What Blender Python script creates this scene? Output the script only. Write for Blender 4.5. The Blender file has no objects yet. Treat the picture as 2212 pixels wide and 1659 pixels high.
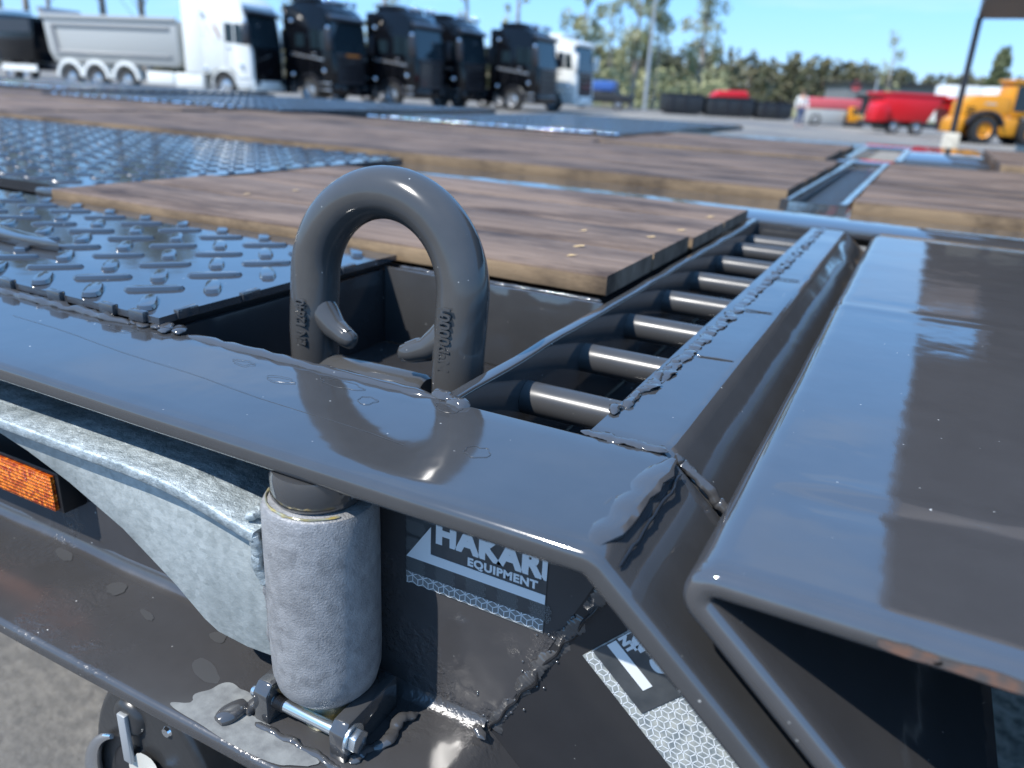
import bpy, bmesh, math, random
from mathutils import Vector, Matrix, noise
random.seed(7)
C = bpy.context.scene
col = C.collection
R = math.radians

# ------------------------------------------------------------------ camera
cam_d = bpy.data.cameras.new("camera"); cam = bpy.data.objects.new("camera", cam_d)
col.objects.link(cam); C.camera = cam
AX = Vector((0.88588, 0.46137, 0.04872)); AY = Vector((0.20380, -0.29453, -0.93366)); AF = Vector((-0.41641, 0.83704, -0.35496))
cx_ = AX.normalized(); cz_ = (-AF).normalized(); cy_ = cz_.cross(cx_).normalized(); cx_ = cy_.cross(cz_)
M = Matrix((cx_, cy_, cz_)).transposed().to_4x4(); M.translation = (0, 0, 0.20)
cam.matrix_world = M
cam_d.sensor_width = 36; cam_d.lens = 36 * 1680 / 2212
cam_d.clip_start = 0.01; cam_d.clip_end = 3000
cam_d.dof.use_dof = True; cam_d.dof.focus_distance = 0.52; cam_d.dof.aperture_fstop = 5.8
cam_d.dof.aperture_blades = 7

# ------------------------------------------------------------------ sky, sun, exposure
SUN = Vector((-0.36, -0.66, 1.0)).normalized()
w = bpy.data.worlds.new("World"); C.world = w; w.use_nodes = True
nt = w.node_tree; nt.nodes.clear()
sky = nt.nodes.new("ShaderNodeTexSky"); sky.sky_type = 'NISHITA'; sky.sun_disc = False
sky.sun_elevation = math.asin(SUN.z)
sky.sun_rotation = math.atan2(SUN.x, SUN.y)
sky.altitude = 50; sky.air_density = 1.15; sky.dust_density = 0.1; sky.ozone_density = 1.4
bg = nt.nodes.new("ShaderNodeBackground"); bg.inputs[1].default_value = 0.125
out = nt.nodes.new("ShaderNodeOutputWorld")
# thin high cloud wisps
tc = nt.nodes.new("ShaderNodeTexCoord"); mp = nt.nodes.new("ShaderNodeMapping"); mp.inputs['Scale'].default_value = (1.2, 2.2, 9)
mp.inputs['Rotation'].default_value = (0.1, 0.25, 0.4)
nz = nt.nodes.new("ShaderNodeTexNoise"); nz.inputs['Scale'].default_value = 1.6; nz.inputs['Detail'].default_value = 8; nz.inputs['Roughness'].default_value = 0.6
rp = nt.nodes.new("ShaderNodeValToRGB"); rp.color_ramp.elements[0].position = 0.52; rp.color_ramp.elements[0].color = (0, 0, 0, 1)
rp.color_ramp.elements[1].position = 0.85; rp.color_ramp.elements[1].color = (.5, .5, .5, 1)
mx = nt.nodes.new("ShaderNodeMix"); mx.data_type = 'RGBA'
mx.inputs[7].default_value = (6.5, 7.0, 7.6, 1)
L = nt.links.new
L(tc.outputs['Generated'], mp.inputs[0]); L(mp.outputs[0], nz.inputs[0]); L(nz.outputs[0], rp.inputs[0])
L(rp.outputs[0], mx.inputs[0]); hs = nt.nodes.new("ShaderNodeHueSaturation"); hs.inputs['Saturation'].default_value = 1.30; hs.inputs['Hue'].default_value = 0.495
tint = nt.nodes.new("ShaderNodeMix"); tint.data_type = 'RGBA'; tint.blend_type = 'MULTIPLY'; tint.inputs[0].default_value = 1; tint.inputs[7].default_value = (0.86, 1.0, 1.12, 1)
L(sky.outputs[0], hs.inputs['Color']); L(hs.outputs[0], tint.inputs[6]); flat = nt.nodes.new("ShaderNodeMix"); flat.data_type = 'RGBA'; flat.inputs[0].default_value = 0.68; flat.inputs[7].default_value = (1.9, 4.7, 9.8, 1)
L(tint.outputs[2], flat.inputs[6]); L(flat.outputs[2], mx.inputs[6]); L(mx.outputs[2], bg.inputs[0]); L(bg.outputs[0], out.inputs[0])
sd = bpy.data.lights.new("sun", 'SUN'); sd.energy = 5.0; sd.angle = R(0.53); sd.color = (1.0, 0.965, 0.915)
so = bpy.data.objects.new("sun", sd); col.objects.link(so)
so.rotation_euler = SUN.to_track_quat('Z', 'Y').to_euler(); so.location = (-5, -8, 12)
C.view_settings.view_transform = 'Standard'; C.view_settings.look = 'None'
C.view_settings.exposure = 0.45; C.view_settings.gamma = 1.0; C.view_settings.use_curve_mapping = False
C.render.engine = 'CYCLES'
C.cycles.max_bounces = 8; C.cycles.glossy_bounces = 5; C.cycles.sample_clamp_indirect = 6

# ------------------------------------------------------------------ materials
def N(nt, t, **kw):
    n = nt.nodes.new(t)
    for k, v in kw.items(): setattr(n, k, v)
    return n
def base_mat(name, color, rough=0.5, metal=0.0, **kw):
    m = bpy.data.materials.new(name); m.use_nodes = True
    b = m.node_tree.nodes['Principled BSDF']
    b.inputs['Base Color'].default_value = (*color, 1); b.inputs['Roughness'].default_value = rough; b.inputs['Metallic'].default_value = metal
    for k, v in kw.items(): b.inputs[k.replace('_', ' ')].default_value = v
    return m, m.node_tree, b
def noise_fac(nt, scale, detail=4, rough=0.55, stretch=(1, 1, 1), lo=0.35, hi=0.65, seed=(0, 0, 0)):
    tc = N(nt, "ShaderNodeTexCoord"); mp = N(nt, "ShaderNodeMapping"); mp.inputs['Scale'].default_value = stretch; mp.inputs['Location'].default_value = seed
    nz = N(nt, "ShaderNodeTexNoise"); nz.inputs['Scale'].default_value = scale; nz.inputs['Detail'].default_value = detail; nz.inputs['Roughness'].default_value = rough
    mr = N(nt, "ShaderNodeMapRange"); mr.inputs[1].default_value = lo; mr.inputs[2].default_value = hi
    nt.links.new(tc.outputs['Object'], mp.inputs[0]); nt.links.new(mp.outputs[0], nz.inputs[0]); nt.links.new(nz.outputs[0], mr.inputs[0])
    return mr.outputs[0]
def mixc(nt, fac, a, b):
    m = N(nt, "ShaderNodeMix", data_type='RGBA')
    if hasattr(fac, 'links'): nt.links.new(fac, m.inputs[0])
    else: m.inputs[0].default_value = fac
    for i, c in ((6, a), (7, b)):
        if hasattr(c, 'links'): nt.links.new(c, m.inputs[i])
        else: m.inputs[i].default_value = (*c, 1)
    return m.outputs[2]
def bump(nt, b, h, strength, dist=0.001, prev=None):
    n = N(nt, "ShaderNodeBump"); n.inputs['Strength'].default_value = strength; n.inputs['Distance'].default_value = dist
    nt.links.new(h, n.inputs['Height'])
    if prev is not None: nt.links.new(prev, n.inputs['Normal'])
    nt.links.new(n.outputs[0], b.inputs['Normal']); return n.outputs[0]
def speck(nt, scale, thr, seed=0):
    tc = N(nt, "ShaderNodeTexCoord"); mp = N(nt, "ShaderNodeMapping"); mp.inputs['Location'].default_value = (seed, seed * .7, 0)
    v = N(nt, "ShaderNodeTexVoronoi"); v.inputs['Scale'].default_value = scale
    nt.links.new(tc.outputs['Object'], mp.inputs[0]); nt.links.new(mp.outputs[0], v.inputs['Vector'])
    mr = N(nt, "ShaderNodeMapRange"); mr.inputs[1].default_value = thr; mr.inputs[2].default_value = thr * 0.5
    mr.inputs[3].default_value = 0; mr.inputs[4].default_value = 1
    nt.links.new(v.outputs['Distance'], mr.inputs[0]); return mr.outputs[0]

def paint(name, c=(0.046, 0.0462, 0.0470), rough=0.07, wave=0.5, dust=True, spec=0.62):
    m, t, b = base_mat(name, c, rough)
    b.inputs['IOR'].default_value = 1.72
    col_ = mixc(t, noise_fac(t, 30, 6, .6, lo=.3, hi=.8), tuple(x * .92 for x in c), tuple(x * 1.1 for x in c))
    if dust:
        s = speck(t, 70, 0.055)
        n = noise_fac(t, 14, 2, lo=.45, hi=.6)
        mm = N(t, "ShaderNodeMath", operation='MULTIPLY'); t.links.new(s, mm.inputs[0]); t.links.new(n, mm.inputs[1])
        col_ = mixc(t, mm.outputs[0], col_, (0.55, 0.55, 0.52))
        s2 = speck(t, 42, 0.022, 3.1)
        col_ = mixc(t, s2, col_, (0.02, 0.02, 0.02))
    t.links.new(col_, b.inputs['Base Color'])
    rr = N(t, "ShaderNodeMapRange"); rr.inputs[3].default_value = rough * .75; rr.inputs[4].default_value = rough * 1.8
    t.links.new(noise_fac(t, 9, 5, lo=.4, hi=.75), rr.inputs[0]); t.links.new(rr.outputs[0], b.inputs['Roughness'])
    p = bump(t, b, noise_fac(t, 22, 2, lo=0, hi=1), wave, 0.0005)
    bump(t, b, noise_fac(t, 520, 2, lo=0, hi=1), 0.10, 0.00006, p)
    return m
M_paint = paint("grey_gloss_paint")
M_plate = paint("grey_ramp_paint", (0.050, 0.049, 0.050), 0.05, 0.55)
M_check = paint("grey_checker_paint", (0.040, 0.042, 0.046), 0.07, 0.45)
M_ring = paint("grey_ring_paint", (0.055, 0.0545, 0.0535), 0.11, 1.0)
M_ring.node_tree.nodes["Principled BSDF"].inputs["IOR"].default_value = 1.5
M_rung = paint("grey_rung_paint", (0.050, 0.050, 0.0505), 0.32, .6)
M_rung.node_tree.nodes["Principled BSDF"].inputs["IOR"].default_value = 1.42
M_weld = paint("painted_weld", (0.052, 0.051, 0.051), 0.08, 2.4)
M_under = paint("shade_darkened_paint", (0.026, 0.0255, 0.0265), 0.12, 0.9)  # paint darkened for recesses and web, deeper shade put into the colour
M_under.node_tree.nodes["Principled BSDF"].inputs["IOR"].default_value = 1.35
def crinkle(m, dist):
    t = m.node_tree; b = t.nodes['Principled BSDF']; prev = b.inputs['Normal'].links[0].from_socket
    mm = N(t, "ShaderNodeMath", operation='MULTIPLY'); t.links.new(noise_fac(t, 170, 4, .6, lo=.35, hi=.65), mm.inputs[0]); t.links.new(noise_fac(t, 16, 3, lo=.52, hi=.62, seed=(.3, 0, 0)), mm.inputs[1])
    bump(t, b, mm.outputs[0], 1.0, dist, prev)
M_web = paint("grey_web_front_paint", (0.050, 0.048, 0.0485), 0.09, 1.2); M_web.node_tree.nodes["Principled BSDF"].inputs["IOR"].default_value = 1.36
crinkle(M_web, .0011)
M_plate.node_tree.nodes["Principled BSDF"].inputs["IOR"].default_value = 2.05
M_check.node_tree.nodes["Principled BSDF"].inputs["IOR"].default_value = 1.95
M_paint.node_tree.nodes["Principled BSDF"].inputs["IOR"].default_value = 1.85
# splashed lower flange
def spatter():
    m = paint("grey_spatter_paint", (0.046, 0.0445, 0.0445), 0.19, 1.2); t = m.node_tree; b = t.nodes['Principled BSDF']
    return m
M_low = spatter(); crinkle(M_low, .00035)
M_prime, t, b = base_mat("bare_primer", (0.2, 0.2, 0.19), 0.65)
t.links.new(mixc(t, noise_fac(t, 90, 6), (0.125, 0.128, 0.125), (0.20, 0.205, 0.195)), b.inputs['Base Color']); bump(t, b, noise_fac(t, 120, 5, lo=0, hi=1), .5, .001)
M_stain, t, b = base_mat("dried_water_mark", (0.058, 0.058, 0.058), 0.30)

def galv(name, c1, c2, rough, metal, sc, bs):
    m, t, b = base_mat(name, c1, rough, metal)
    f = noise_fac(t, sc, 8, .65, stretch=(1, 2.2, 1.6), lo=.35, hi=.68)
    v = N(t, "ShaderNodeTexVoronoi"); v.inputs['Scale'].default_value = sc * 2.2
    tcn = N(t, "ShaderNodeTexCoord"); t.links.new(tcn.outputs['Object'], v.inputs['Vector'])
    sep = N(t, "ShaderNodeSeparateColor"); t.links.new(v.outputs['Color'], sep.inputs[0])
    c = mixc(t, f, c1, c2)
    mm = N(t, "ShaderNodeMath", operation='MULTIPLY'); mm.inputs[1].default_value = .35; t.links.new(sep.outputs[0], mm.inputs[0])
    c = mixc(t, mm.outputs[0], c, tuple(min(1, x * 1.35) for x in c2))
    c = mixc(t, noise_fac(t, 12, 5, .6, stretch=(1, 1, .5), lo=.5, hi=.75), c, tuple(x * .75 for x in c1))
    t.links.new(c, b.inputs['Base Color'])
    bump(t, b, noise_fac(t, sc * 3, 6, .7, lo=0, hi=1), bs, .0015)
    return m
M_galv = galv("galvanised_steel", (0.17, 0.205, 0.215), (0.50, 0.56, 0.57), 0.42, 0.45, 75, 1.0)
M_gusset = galv("galvanised_gusset", (0.25, 0.28, 0.275), (0.39, 0.42, 0.41), 0.5, 0.25, 90, .35)
M_cyl = galv("cast_galvanised", (0.185, 0.187, 0.19), (0.31, 0.31, 0.31), 0.5, 0.3, 70, .0)
t = M_cyl.node_tree; b = t.nodes['Principled BSDF']; bump(t, b, noise_fac(t, 800, 3, .6, lo=0, hi=1), .9, .0007)
M_zinc, _, _ = base_mat("zinc_bolt", (0.72, 0.76, 0.78), 0.22, 0.95)
M_chrome, _, _ = base_mat("chrome", (0.85, 0.86, 0.88), 0.06, 1.0)
M_brass, t, b = base_mat("greased_brass", (0.42, 0.36, 0.16), 0.35, 0.5)
t.links.new(mixc(t, noise_fac(t, 120, 5), (0.30, 0.33, 0.30), (0.5, 0.38, 0.12)), b.inputs['Base Color'])
M_black, _, _ = base_mat("black_plastic", (0.012, 0.012, 0.013), 0.35)
M_hous, t, b = base_mat("black_housing", (0.028, 0.028, 0.028), 0.3)
bump(t, b, noise_fac(t, 30, 3, lo=0, hi=1), .6, .002)
M_amber, t, b = base_mat("amber_reflector", (0.85, 0.16, 0.01), 0.12)
vv = N(t, "ShaderNodeTexVoronoi"); vv.inputs['Scale'].default_value = 300; vv.inputs['Randomness'].default_value = .12; tcn = N(t, "ShaderNodeTexCoord"); t.links.new(tcn.outputs['Object'], vv.inputs['Vector'])
sep = N(t, "ShaderNodeSeparateColor"); t.links.new(vv.outputs['Color'], sep.inputs[0])
t.links.new(mixc(t, sep.outputs[0], (0.35, 0.035, 0.0), (1.0, 0.25, 0.015)), b.inputs['Base Color']); bump(t, b, vv.outputs['Distance'], 1.0, .003)
M_stick, t, b = base_mat("sticker_grey_film", (0.075, 0.083, 0.088), 0.3, 0.15)
t.links.new(mixc(t, noise_fac(t, 60, 4), (0.045, 0.051, 0.056), (0.072, 0.078, 0.082)), b.inputs['Base Color'])
M_stick2, t, b = base_mat("sticker_reflective_film", (0.3, 0.3, 0.3), 0.3, 0.2)
t.links.new(mixc(t, noise_fac(t, 160, 5), (0.19, 0.22, 0.23), (0.42, 0.43, 0.39)), b.inputs['Base Color'])
M_print, _, _ = base_mat("sticker_pale_print", (0.66, 0.69, 0.70), 0.45)
M_faint, _, _ = base_mat("sticker_faint_print", (0.16, 0.17, 0.17), 0.4)

def wood(name, c1, c2, c3):
    m, t, b = base_mat(name, c1, 0.72)
    b.inputs["Specular IOR Level"].default_value = .3
    g = noise_fac(t, 26, 9, .62, stretch=(.14, 2.2, 1), lo=.3, hi=.72)
    g2 = noise_fac(t, 6, 6, .7, stretch=(.5, 1.5, 1), lo=.46, hi=.66)
    oi = N(t, "ShaderNodeObjectInfo")
    c = mixc(t, g, c1, c2); c = mixc(t, g2, c, c3)
    ml = N(t, "ShaderNodeMix", data_type='RGBA', blend_type='MULTIPLY'); ml.inputs[0].default_value = 1
    rmp = N(t, "ShaderNodeMapRange"); rmp.inputs[3].default_value = .78; rmp.inputs[4].default_value = 1.15
    t.links.new(oi.outputs['Random'], rmp.inputs[0]); t.links.new(c, ml.inputs[6]); t.links.new(rmp.outputs[0], ml.inputs[7])
    t.links.new(ml.outputs[2], b.inputs['Base Color'])
    p = bump(t, b, g, .5, .0018); bump(t, b, noise_fac(t, 500, 3, lo=0, hi=1), .4, .0005, p)
    return m
M_wood = wood("brown_stained_timber", (0.100, 0.064, 0.043), (0.215, 0.150, 0.107), (0.036, 0.021, 0.014))
M_wood2 = wood("sawn_timber_edge", (0.30, 0.205, 0.115), (0.16, 0.11, 0.068), (0.045, 0.030, 0.020))
M_chip, _, _ = base_mat("wood_chip", (0.5, 0.34, 0.16), 0.8)

M_asph, t, b = base_mat("asphalt", (0.16, 0.155, 0.145), 0.9)
c = mixc(t, noise_fac(t, 34, 8, .75, lo=.40, hi=.60), (0.075, 0.066, 0.053), (0.38, 0.345, 0.285))
c = mixc(t, noise_fac(t, .12, 5, lo=.4, hi=.6), c, (0.125, 0.122, 0.116))
t.links.new(c, b.inputs['Base Color']); bump(t, b, noise_fac(t, 60, 6, .7, lo=0, hi=1), .8, .01)
M_grass, t, b = base_mat("dry_grass", (0.20, 0.17, 0.07), 0.9)
t.links.new(mixc(t, noise_fac(t, .6, 6), (0.10, 0.13, 0.035), (0.33, 0.27, 0.13)), b.inputs['Base Color'])

def simple(name, c, r=.4, m=0.0): return base_mat(name, c, r, m)[0]
M_white = simple("white_vehicle_paint", (0.72, 0.73, 0.69), .25)
M_tip = simple("pale_grey_tipper_paint", (0.36, 0.365, 0.345), .4)
M_tip2 = simple("grey_tipper_rib", (0.24, 0.24, 0.235), .4)
M_blk = simple("black_vehicle_paint", (0.004, 0.0045, 0.006), .06); M_blk.node_tree.nodes["Principled BSDF"].inputs["IOR"].default_value = 1.38
M_blk2 = simple("dark_grey_trim", (0.022, 0.022, 0.026), .3)
M_glass = simple("vehicle_glass", (0.012, 0.022, 0.028), .04)
M_tyre = simple("tyre_rubber", (0.025, 0.025, 0.025), .85)
M_rim = simple("steel_rim", (0.55, 0.56, 0.57), .25, .8)
M_red = simple("red_machine_paint", (0.55, 0.008, 0.014), .35)
M_pink = simple("faded_red_paint", (0.55, 0.10, 0.11), .5)
M_yel = simple("yellow_machine_paint", (0.62, 0.25, 0.008), .35)
M_blue = simple("blue_vehicle_paint", (0.05, 0.12, 0.35), .3)
M_skip = simple("black_skip_paint", (0.018, 0.02, 0.022), .5)
M_conc, t, b = base_mat("pale_concrete", (0.52, 0.50, 0.44), .85)
t.links.new(mixc(t, noise_fac(t, 6, 5), (0.42, 0.40, 0.35), (0.60, 0.58, 0.50)), b.inputs['Base Color'])
M_roof, t, b = base_mat("brown_canopy_sheet", (0.10, 0.075, 0.06), .6)
t.links.new(mixc(t, noise_fac(t, 3, 4, stretch=(1, 8, 1)), (0.075, 0.058, 0.05), (0.12, 0.09, 0.075)), b.inputs['Base Color'])
M_hall = simple("grey_hall_cladding", (0.16, 0.17, 0.18), .6)
M_pole = simple("galvanised_pole", (0.42, 0.44, 0.45), .45, .5)
M_jeans = simple("blue_denim", (0.06, 0.09, 0.17), .9)
M_skin = simple("skin", (0.5, 0.3, 0.22), .6)
M_hair = simple("brown_hair", (0.06, 0.035, 0.02), .8)
M_brown = simple("brown_stroke_print", (0.28, 0.10, 0.04), .5)
M_orange = simple("orange_sign_film", (0.55, 0.18, 0.03), .4)
def foliage(name, a, bb, tr=.25):
    m, t, b = base_mat(name, a, .6)
    oi = N(t, "ShaderNodeTexCoord"); nz = N(t, "ShaderNodeTexNoise"); nz.inputs['Scale'].default_value = .9
    t.links.new(oi.outputs['Object'], nz.inputs[0])
    mr = N(t, "ShaderNodeMapRange"); mr.inputs[1].default_value = .35; mr.inputs[2].default_value = .65; t.links.new(nz.outputs[0], mr.inputs[0])
    t.links.new(mixc(t, mr.outputs[0], a, bb), b.inputs['Base Color'])
    b.inputs['Transmission Weight'].default_value = 0
    return m
M_birch = foliage("spring_birch_leaves", (0.19, 0.205, 0.08), (0.32, 0.31, 0.16))
M_pine = foliage("pine_needles", (0.07, 0.095, 0.04), (0.15, 0.17, 0.08))
M_forest = foliage("forest_canopy", (0.055, 0.064, 0.028), (0.12, 0.105, 0.05))
M_bark, t, b = base_mat("pale_bark", (0.30, 0.27, 0.23), .9)
t.links.new(mixc(t, noise_fac(t, 3, 5), (0.16, 0.12, 0.09), (0.42, 0.39, 0.34)), b.inputs['Base Color'])
M_bark2 = simple("red_brown_bark", (0.17, 0.105, 0.07), .9)

# ------------------------------------------------------------------ object helpers
def link(name, me, mats, parent=None, smooth=False, auto=None):
    o = bpy.data.objects.new(name, me); col.objects.link(o)
    for m in (mats if isinstance(mats, (list, tuple)) else [mats]): me.materials.append(m)
    if smooth:
        me.polygons.foreach_set('use_smooth', [True] * len(me.polygons))
        if auto: me.set_sharp_from_angle(angle=R(auto))
    if parent is not None: o.parent = parent
    return o
def pyd(name, vs, fs, mats, parent=None, smooth=False, auto=None, fi=None):
    me = bpy.data.meshes.new(name); me.from_pydata([tuple(v) for v in vs], [], fs); me.update()
    bm = bmesh.new(); bm.from_mesh(me); bmesh.ops.recalc_face_normals(bm, faces=bm.faces); bm.to_mesh(me); bm.free()
    o = link(name, me, mats, parent, smooth, auto)
    if fi: me.polygons.foreach_set('material_index', fi)
    return o
def thing(name, label, cat, loc=(0, 0, 0), rz=0, group=None):
    o = bpy.data.objects.new(name, None); col.objects.link(o); o.location = loc; o.rotation_euler = (0, 0, rz)
    o['label'] = label; o['category'] = cat
    if group: o['group'] = group
    return o
def tag(o, label, cat, group=None):
    o['label'] = label; o['category'] = cat
    if group: o['group'] = group
    return o
def box(name, x0, x1, y0, y1, z0, z1, mat, parent=None, bev=0, seg=2, jit=0):
    bm = bmesh.new(); bmesh.ops.create_cube(bm, size=1)
    for v in bm.verts:
        v.co = Vector(((x0 + x1) / 2 + v.co.x * (x1 - x0), (y0 + y1) / 2 + v.co.y * (y1 - y0), (z0 + z1) / 2 + v.co.z * (z1 - z0)))
    if bev: bmesh.ops.bevel(bm, geom=bm.edges[:], offset=bev, segments=seg, affect='EDGES', profile=.5)
    me = bpy.data.meshes.new(name); bm.to_mesh(me); bm.free()
    return link(name, me, mat, parent, bool(bev), 40)
def prism(name, pts, axis, a, b_, mat, parent=None, bev=0, seg=2, smooth=True):
    """pts: 2D polygon; axis 'y': pts=(x,z); 'x': pts=(y,z); 'z': pts=(x,y)"""
    def m3(p, h): return (p[0], h, p[1]) if axis == 'y' else ((h, p[0], p[1]) if axis == 'x' else (p[0], p[1], h))
    n = len(pts); bm = bmesh.new()
    A = [bm.verts.new(m3(p, a)) for p in pts]; B = [bm.verts.new(m3(p, b_)) for p in pts]
    bm.faces.new(A); bm.faces.new(B[::-1])
    for i in range(n): bm.faces.new((A[i], B[i], B[(i + 1) % n], A[(i + 1) % n]))
    bmesh.ops.recalc_face_normals(bm, faces=bm.faces)
    if bev:
        ed = [e for e in bm.edges if abs(e.calc_face_angle(0)) > R(20)]
        bmesh.ops.bevel(bm, geom=ed, offset=bev, segments=seg, affect='EDGES', profile=.5)
    me = bpy.data.meshes.new(name); bm.to_mesh(me); bm.free()
    return link(name, me, mat, parent, smooth, 35)
def rrect(u0, u1, v0, v1, r, k=4):
    pts = []
    for (cu, cv, a0) in ((u1 - r, v1 - r, 0), (u0 + r, v1 - r, 90), (u0 + r, v0 + r, 180), (u1 - r, v0 + r, 270)):
        for i in range(k + 1):
            a = R(a0 + 90 * i / k); pts.append((cu + r * math.cos(a), cv + r * math.sin(a)))
    return pts
def sweep_xz(name, path, section, mat, parent=None, wob=0, seed=0):
    """path: (x,z) line of the outer surface; section: closed loop (y, n) with n along the left-hand normal"""
    vs = []; fs = []; k = len(section)
    for i, (x, z) in enumerate(path):
        p0 = path[max(0, i - 1)]; p1 = path[min(len(path) - 1, i + 1)]
        tx, tz = p1[0] - p0[0], p1[1] - p0[1]; l = math.hypot(tx, tz); nx, nz_ = -tz / l, tx / l
        for (y, n) in section:
            d = wob * noise.noise(Vector((x * 14 + seed, y * 14, z * 14))) if wob else 0
            vs.append((x + nx * (n + d), y, z + nz_ * (n + d)))
    for i in range(len(path) - 1):
        for j in range(k):
            a = i * k + j; b2 = i * k + (j + 1) % k; fs.append((a, b2, b2 + k, a + k))
    fs.append(tuple(range(k))); fs.append(tuple(range((len(path) - 1) * k, len(path) * k)))
    return pyd(name, vs, fs, mat, parent, True, 50)
def arc_path(p0, corner, p1, r, k=6, n0=1, n1=1):
    """polyline p0..corner..p1 with the corner rounded by radius r (2D)"""
    a = Vector(p0) - Vector(corner); b2 = Vector(p1) - Vector(corner); ang = a.angle(b2); d = r / math.tan(ang / 2)
    A = Vector(corner) + a.normalized() * d; B = Vector(corner) + b2.normalized() * d
    cen = Vector(corner) + (a.normalized() + b2.normalized()).normalized() * (r / math.sin(ang / 2))
    out = [Vector(p0).lerp(A, i / n0) for i in range(n0)]
    va = A - cen; vb = B - cen; tot = va.angle(vb); sg = 1 if va.x * vb.y - va.y * vb.x > 0 else -1
    for i in range(k + 1):
        th = sg * tot * i / k; out.append(cen + Vector((va.x * math.cos(th) - va.y * math.sin(th), va.x * math.sin(th) + va.y * math.cos(th))))
    out += [B.lerp(Vector(p1), (i + 1) / n1) for i in range(n1)]
    return [tuple(v) for v in out]
def tube(name, pts, rad, mat, parent=None, seg=16, cap=True, squash=None, seed=None, amp=0, freq=60):
    pts = [Vector(p) for p in pts]; n = len(pts)
    rads = rad if isinstance(rad, (list, tuple)) else [rad] * n
    vs = []; fs = []; up = None
    for i, p in enumerate(pts):
        t_ = (pts[min(n - 1, i + 1)] - pts[max(0, i - 1)]).normalized()
        if up is None: up = t_.orthogonal().normalized()
        up = (up - t_ * up.dot(t_)).normalized(); sd_ = t_.cross(up)
        for j in range(seg):
            a = 2 * math.pi * j / seg; d = up * math.cos(a) + sd_ * math.sin(a)
            rr = rads[i]
            if amp: rr *= 1 + amp * noise.noise(Vector((p * freq)) + d * 1.3 + Vector((seed or 0, 0, 0)))
            q = d * rr
            if squash: q = Vector((q.x * squash[0], q.y * squash[1], q.z * squash[2]))
            vs.append(p + q)
    for i in range(n - 1):
        for j in range(seg):
            a = i * seg + j; b2 = i * seg + (j + 1) % seg; fs.append((a, b2, b2 + seg, a + seg))
    if cap: fs.append(tuple(range(seg))[::-1]); fs.append(tuple(range((n - 1) * seg, n * seg)))
    return pyd(name, vs, fs, mat, parent, True, 50)
def lathe(name, prof, mat, parent=None, seg=48, loc=(0, 0, 0), axis='z', amp=0, a0=0, a1=360):
    vs = []; fs = []; k = len(prof); full = (a1 - a0) == 360; n = seg if full else seg + 1
    for i in range(n):
        a = R(a0 + (a1 - a0) * i / seg)
        for (r, h) in prof:
            rr = r * (1 + amp * noise.noise(Vector((math.cos(a) * 2, math.sin(a) * 2, h * 40))))
            c_, s_ = rr * math.cos(a), rr * math.sin(a)
            p = {'z': (c_, s_, h), 'x': (h, c_, s_), 'y': (c_, h, s_)}[axis]
            vs.append((p[0] + loc[0], p[1] + loc[1], p[2] + loc[2]))
    for i in range(seg if full else seg):
        i2 = (i + 1) % n
        for j in range(k - 1): fs.append((i * k + j, i2 * k + j, i2 * k + j + 1, i * k + j + 1))
    return pyd(name, vs, fs, mat, parent, True, 40)
def weld(name, p0, p1, r, parent, seed=0, n=None, flat=(1, 1, 1), mat=None, wander=0.15, pitch=0.006, amp=.25):
    p0, p1 = Vector(p0), Vector(p1); ln = (p1 - p0).length; n = n or max(8, int(ln / (pitch / 3)))
    rnd = random.Random(seed); pts = []; rads = []
    for i in range(n + 1):
        f = i / n; s = f * ln
        off = Vector((noise.noise(Vector((s * 55, seed, 0))), noise.noise(Vector((s * 55, seed, 5))), noise.noise(Vector((s * 80, seed, 9))) * .6)) * r * wander * 3
        pts.append(p0.lerp(p1, f) + off)
        scal = .82 + .22 * abs(math.sin(math.pi * s / pitch + noise.noise(Vector((s * 40, seed, 2))) * 2)) + .25 * noise.noise(Vector((s * 90, seed, 3)))
        rads.append(max(.2, scal) * r * (min(1, (i + .6) / 2.5)) * (min(1, (n - i + .6) / 2.5)))
    return tube(name, pts, rads, mat or M_weld, parent, 12, True, flat, seed, amp, 160)
def text_obj(name, body, size, M4, mat, parent=None, extrude=0.0004, bold=0.0, clip=None, sx=1.0, shear=0, sp=1.0):
    cu = bpy.data.curves.new(name, 'FONT'); cu.body = body; cu.size = size; cu.extrude = extrude; cu.offset = bold; cu.shear = shear; cu.space_character = sp; cu.resolution_u = 4
    to = bpy.data.objects.new(name, cu); col.objects.link(to)
    dg = bpy.context.evaluated_depsgraph_get(); me = bpy.data.meshes.new_from_object(to.evaluated_get(dg))
    bpy.data.objects.remove(to); me.transform(Matrix.Diagonal((sx, 1, 1, 1))); me.transform(M4)
    if clip:
        bm = bmesh.new(); bm.from_mesh(me)
        for co, no in clip: bmesh.ops.bisect_plane(bm, geom=bm.verts[:] + bm.edges[:] + bm.faces[:], plane_co=co, plane_no=no, clear_outer=True)
        bm.to_mesh(me); bm.free()
    me.materials.clear()
    return link(name, me, mat, parent)

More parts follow.
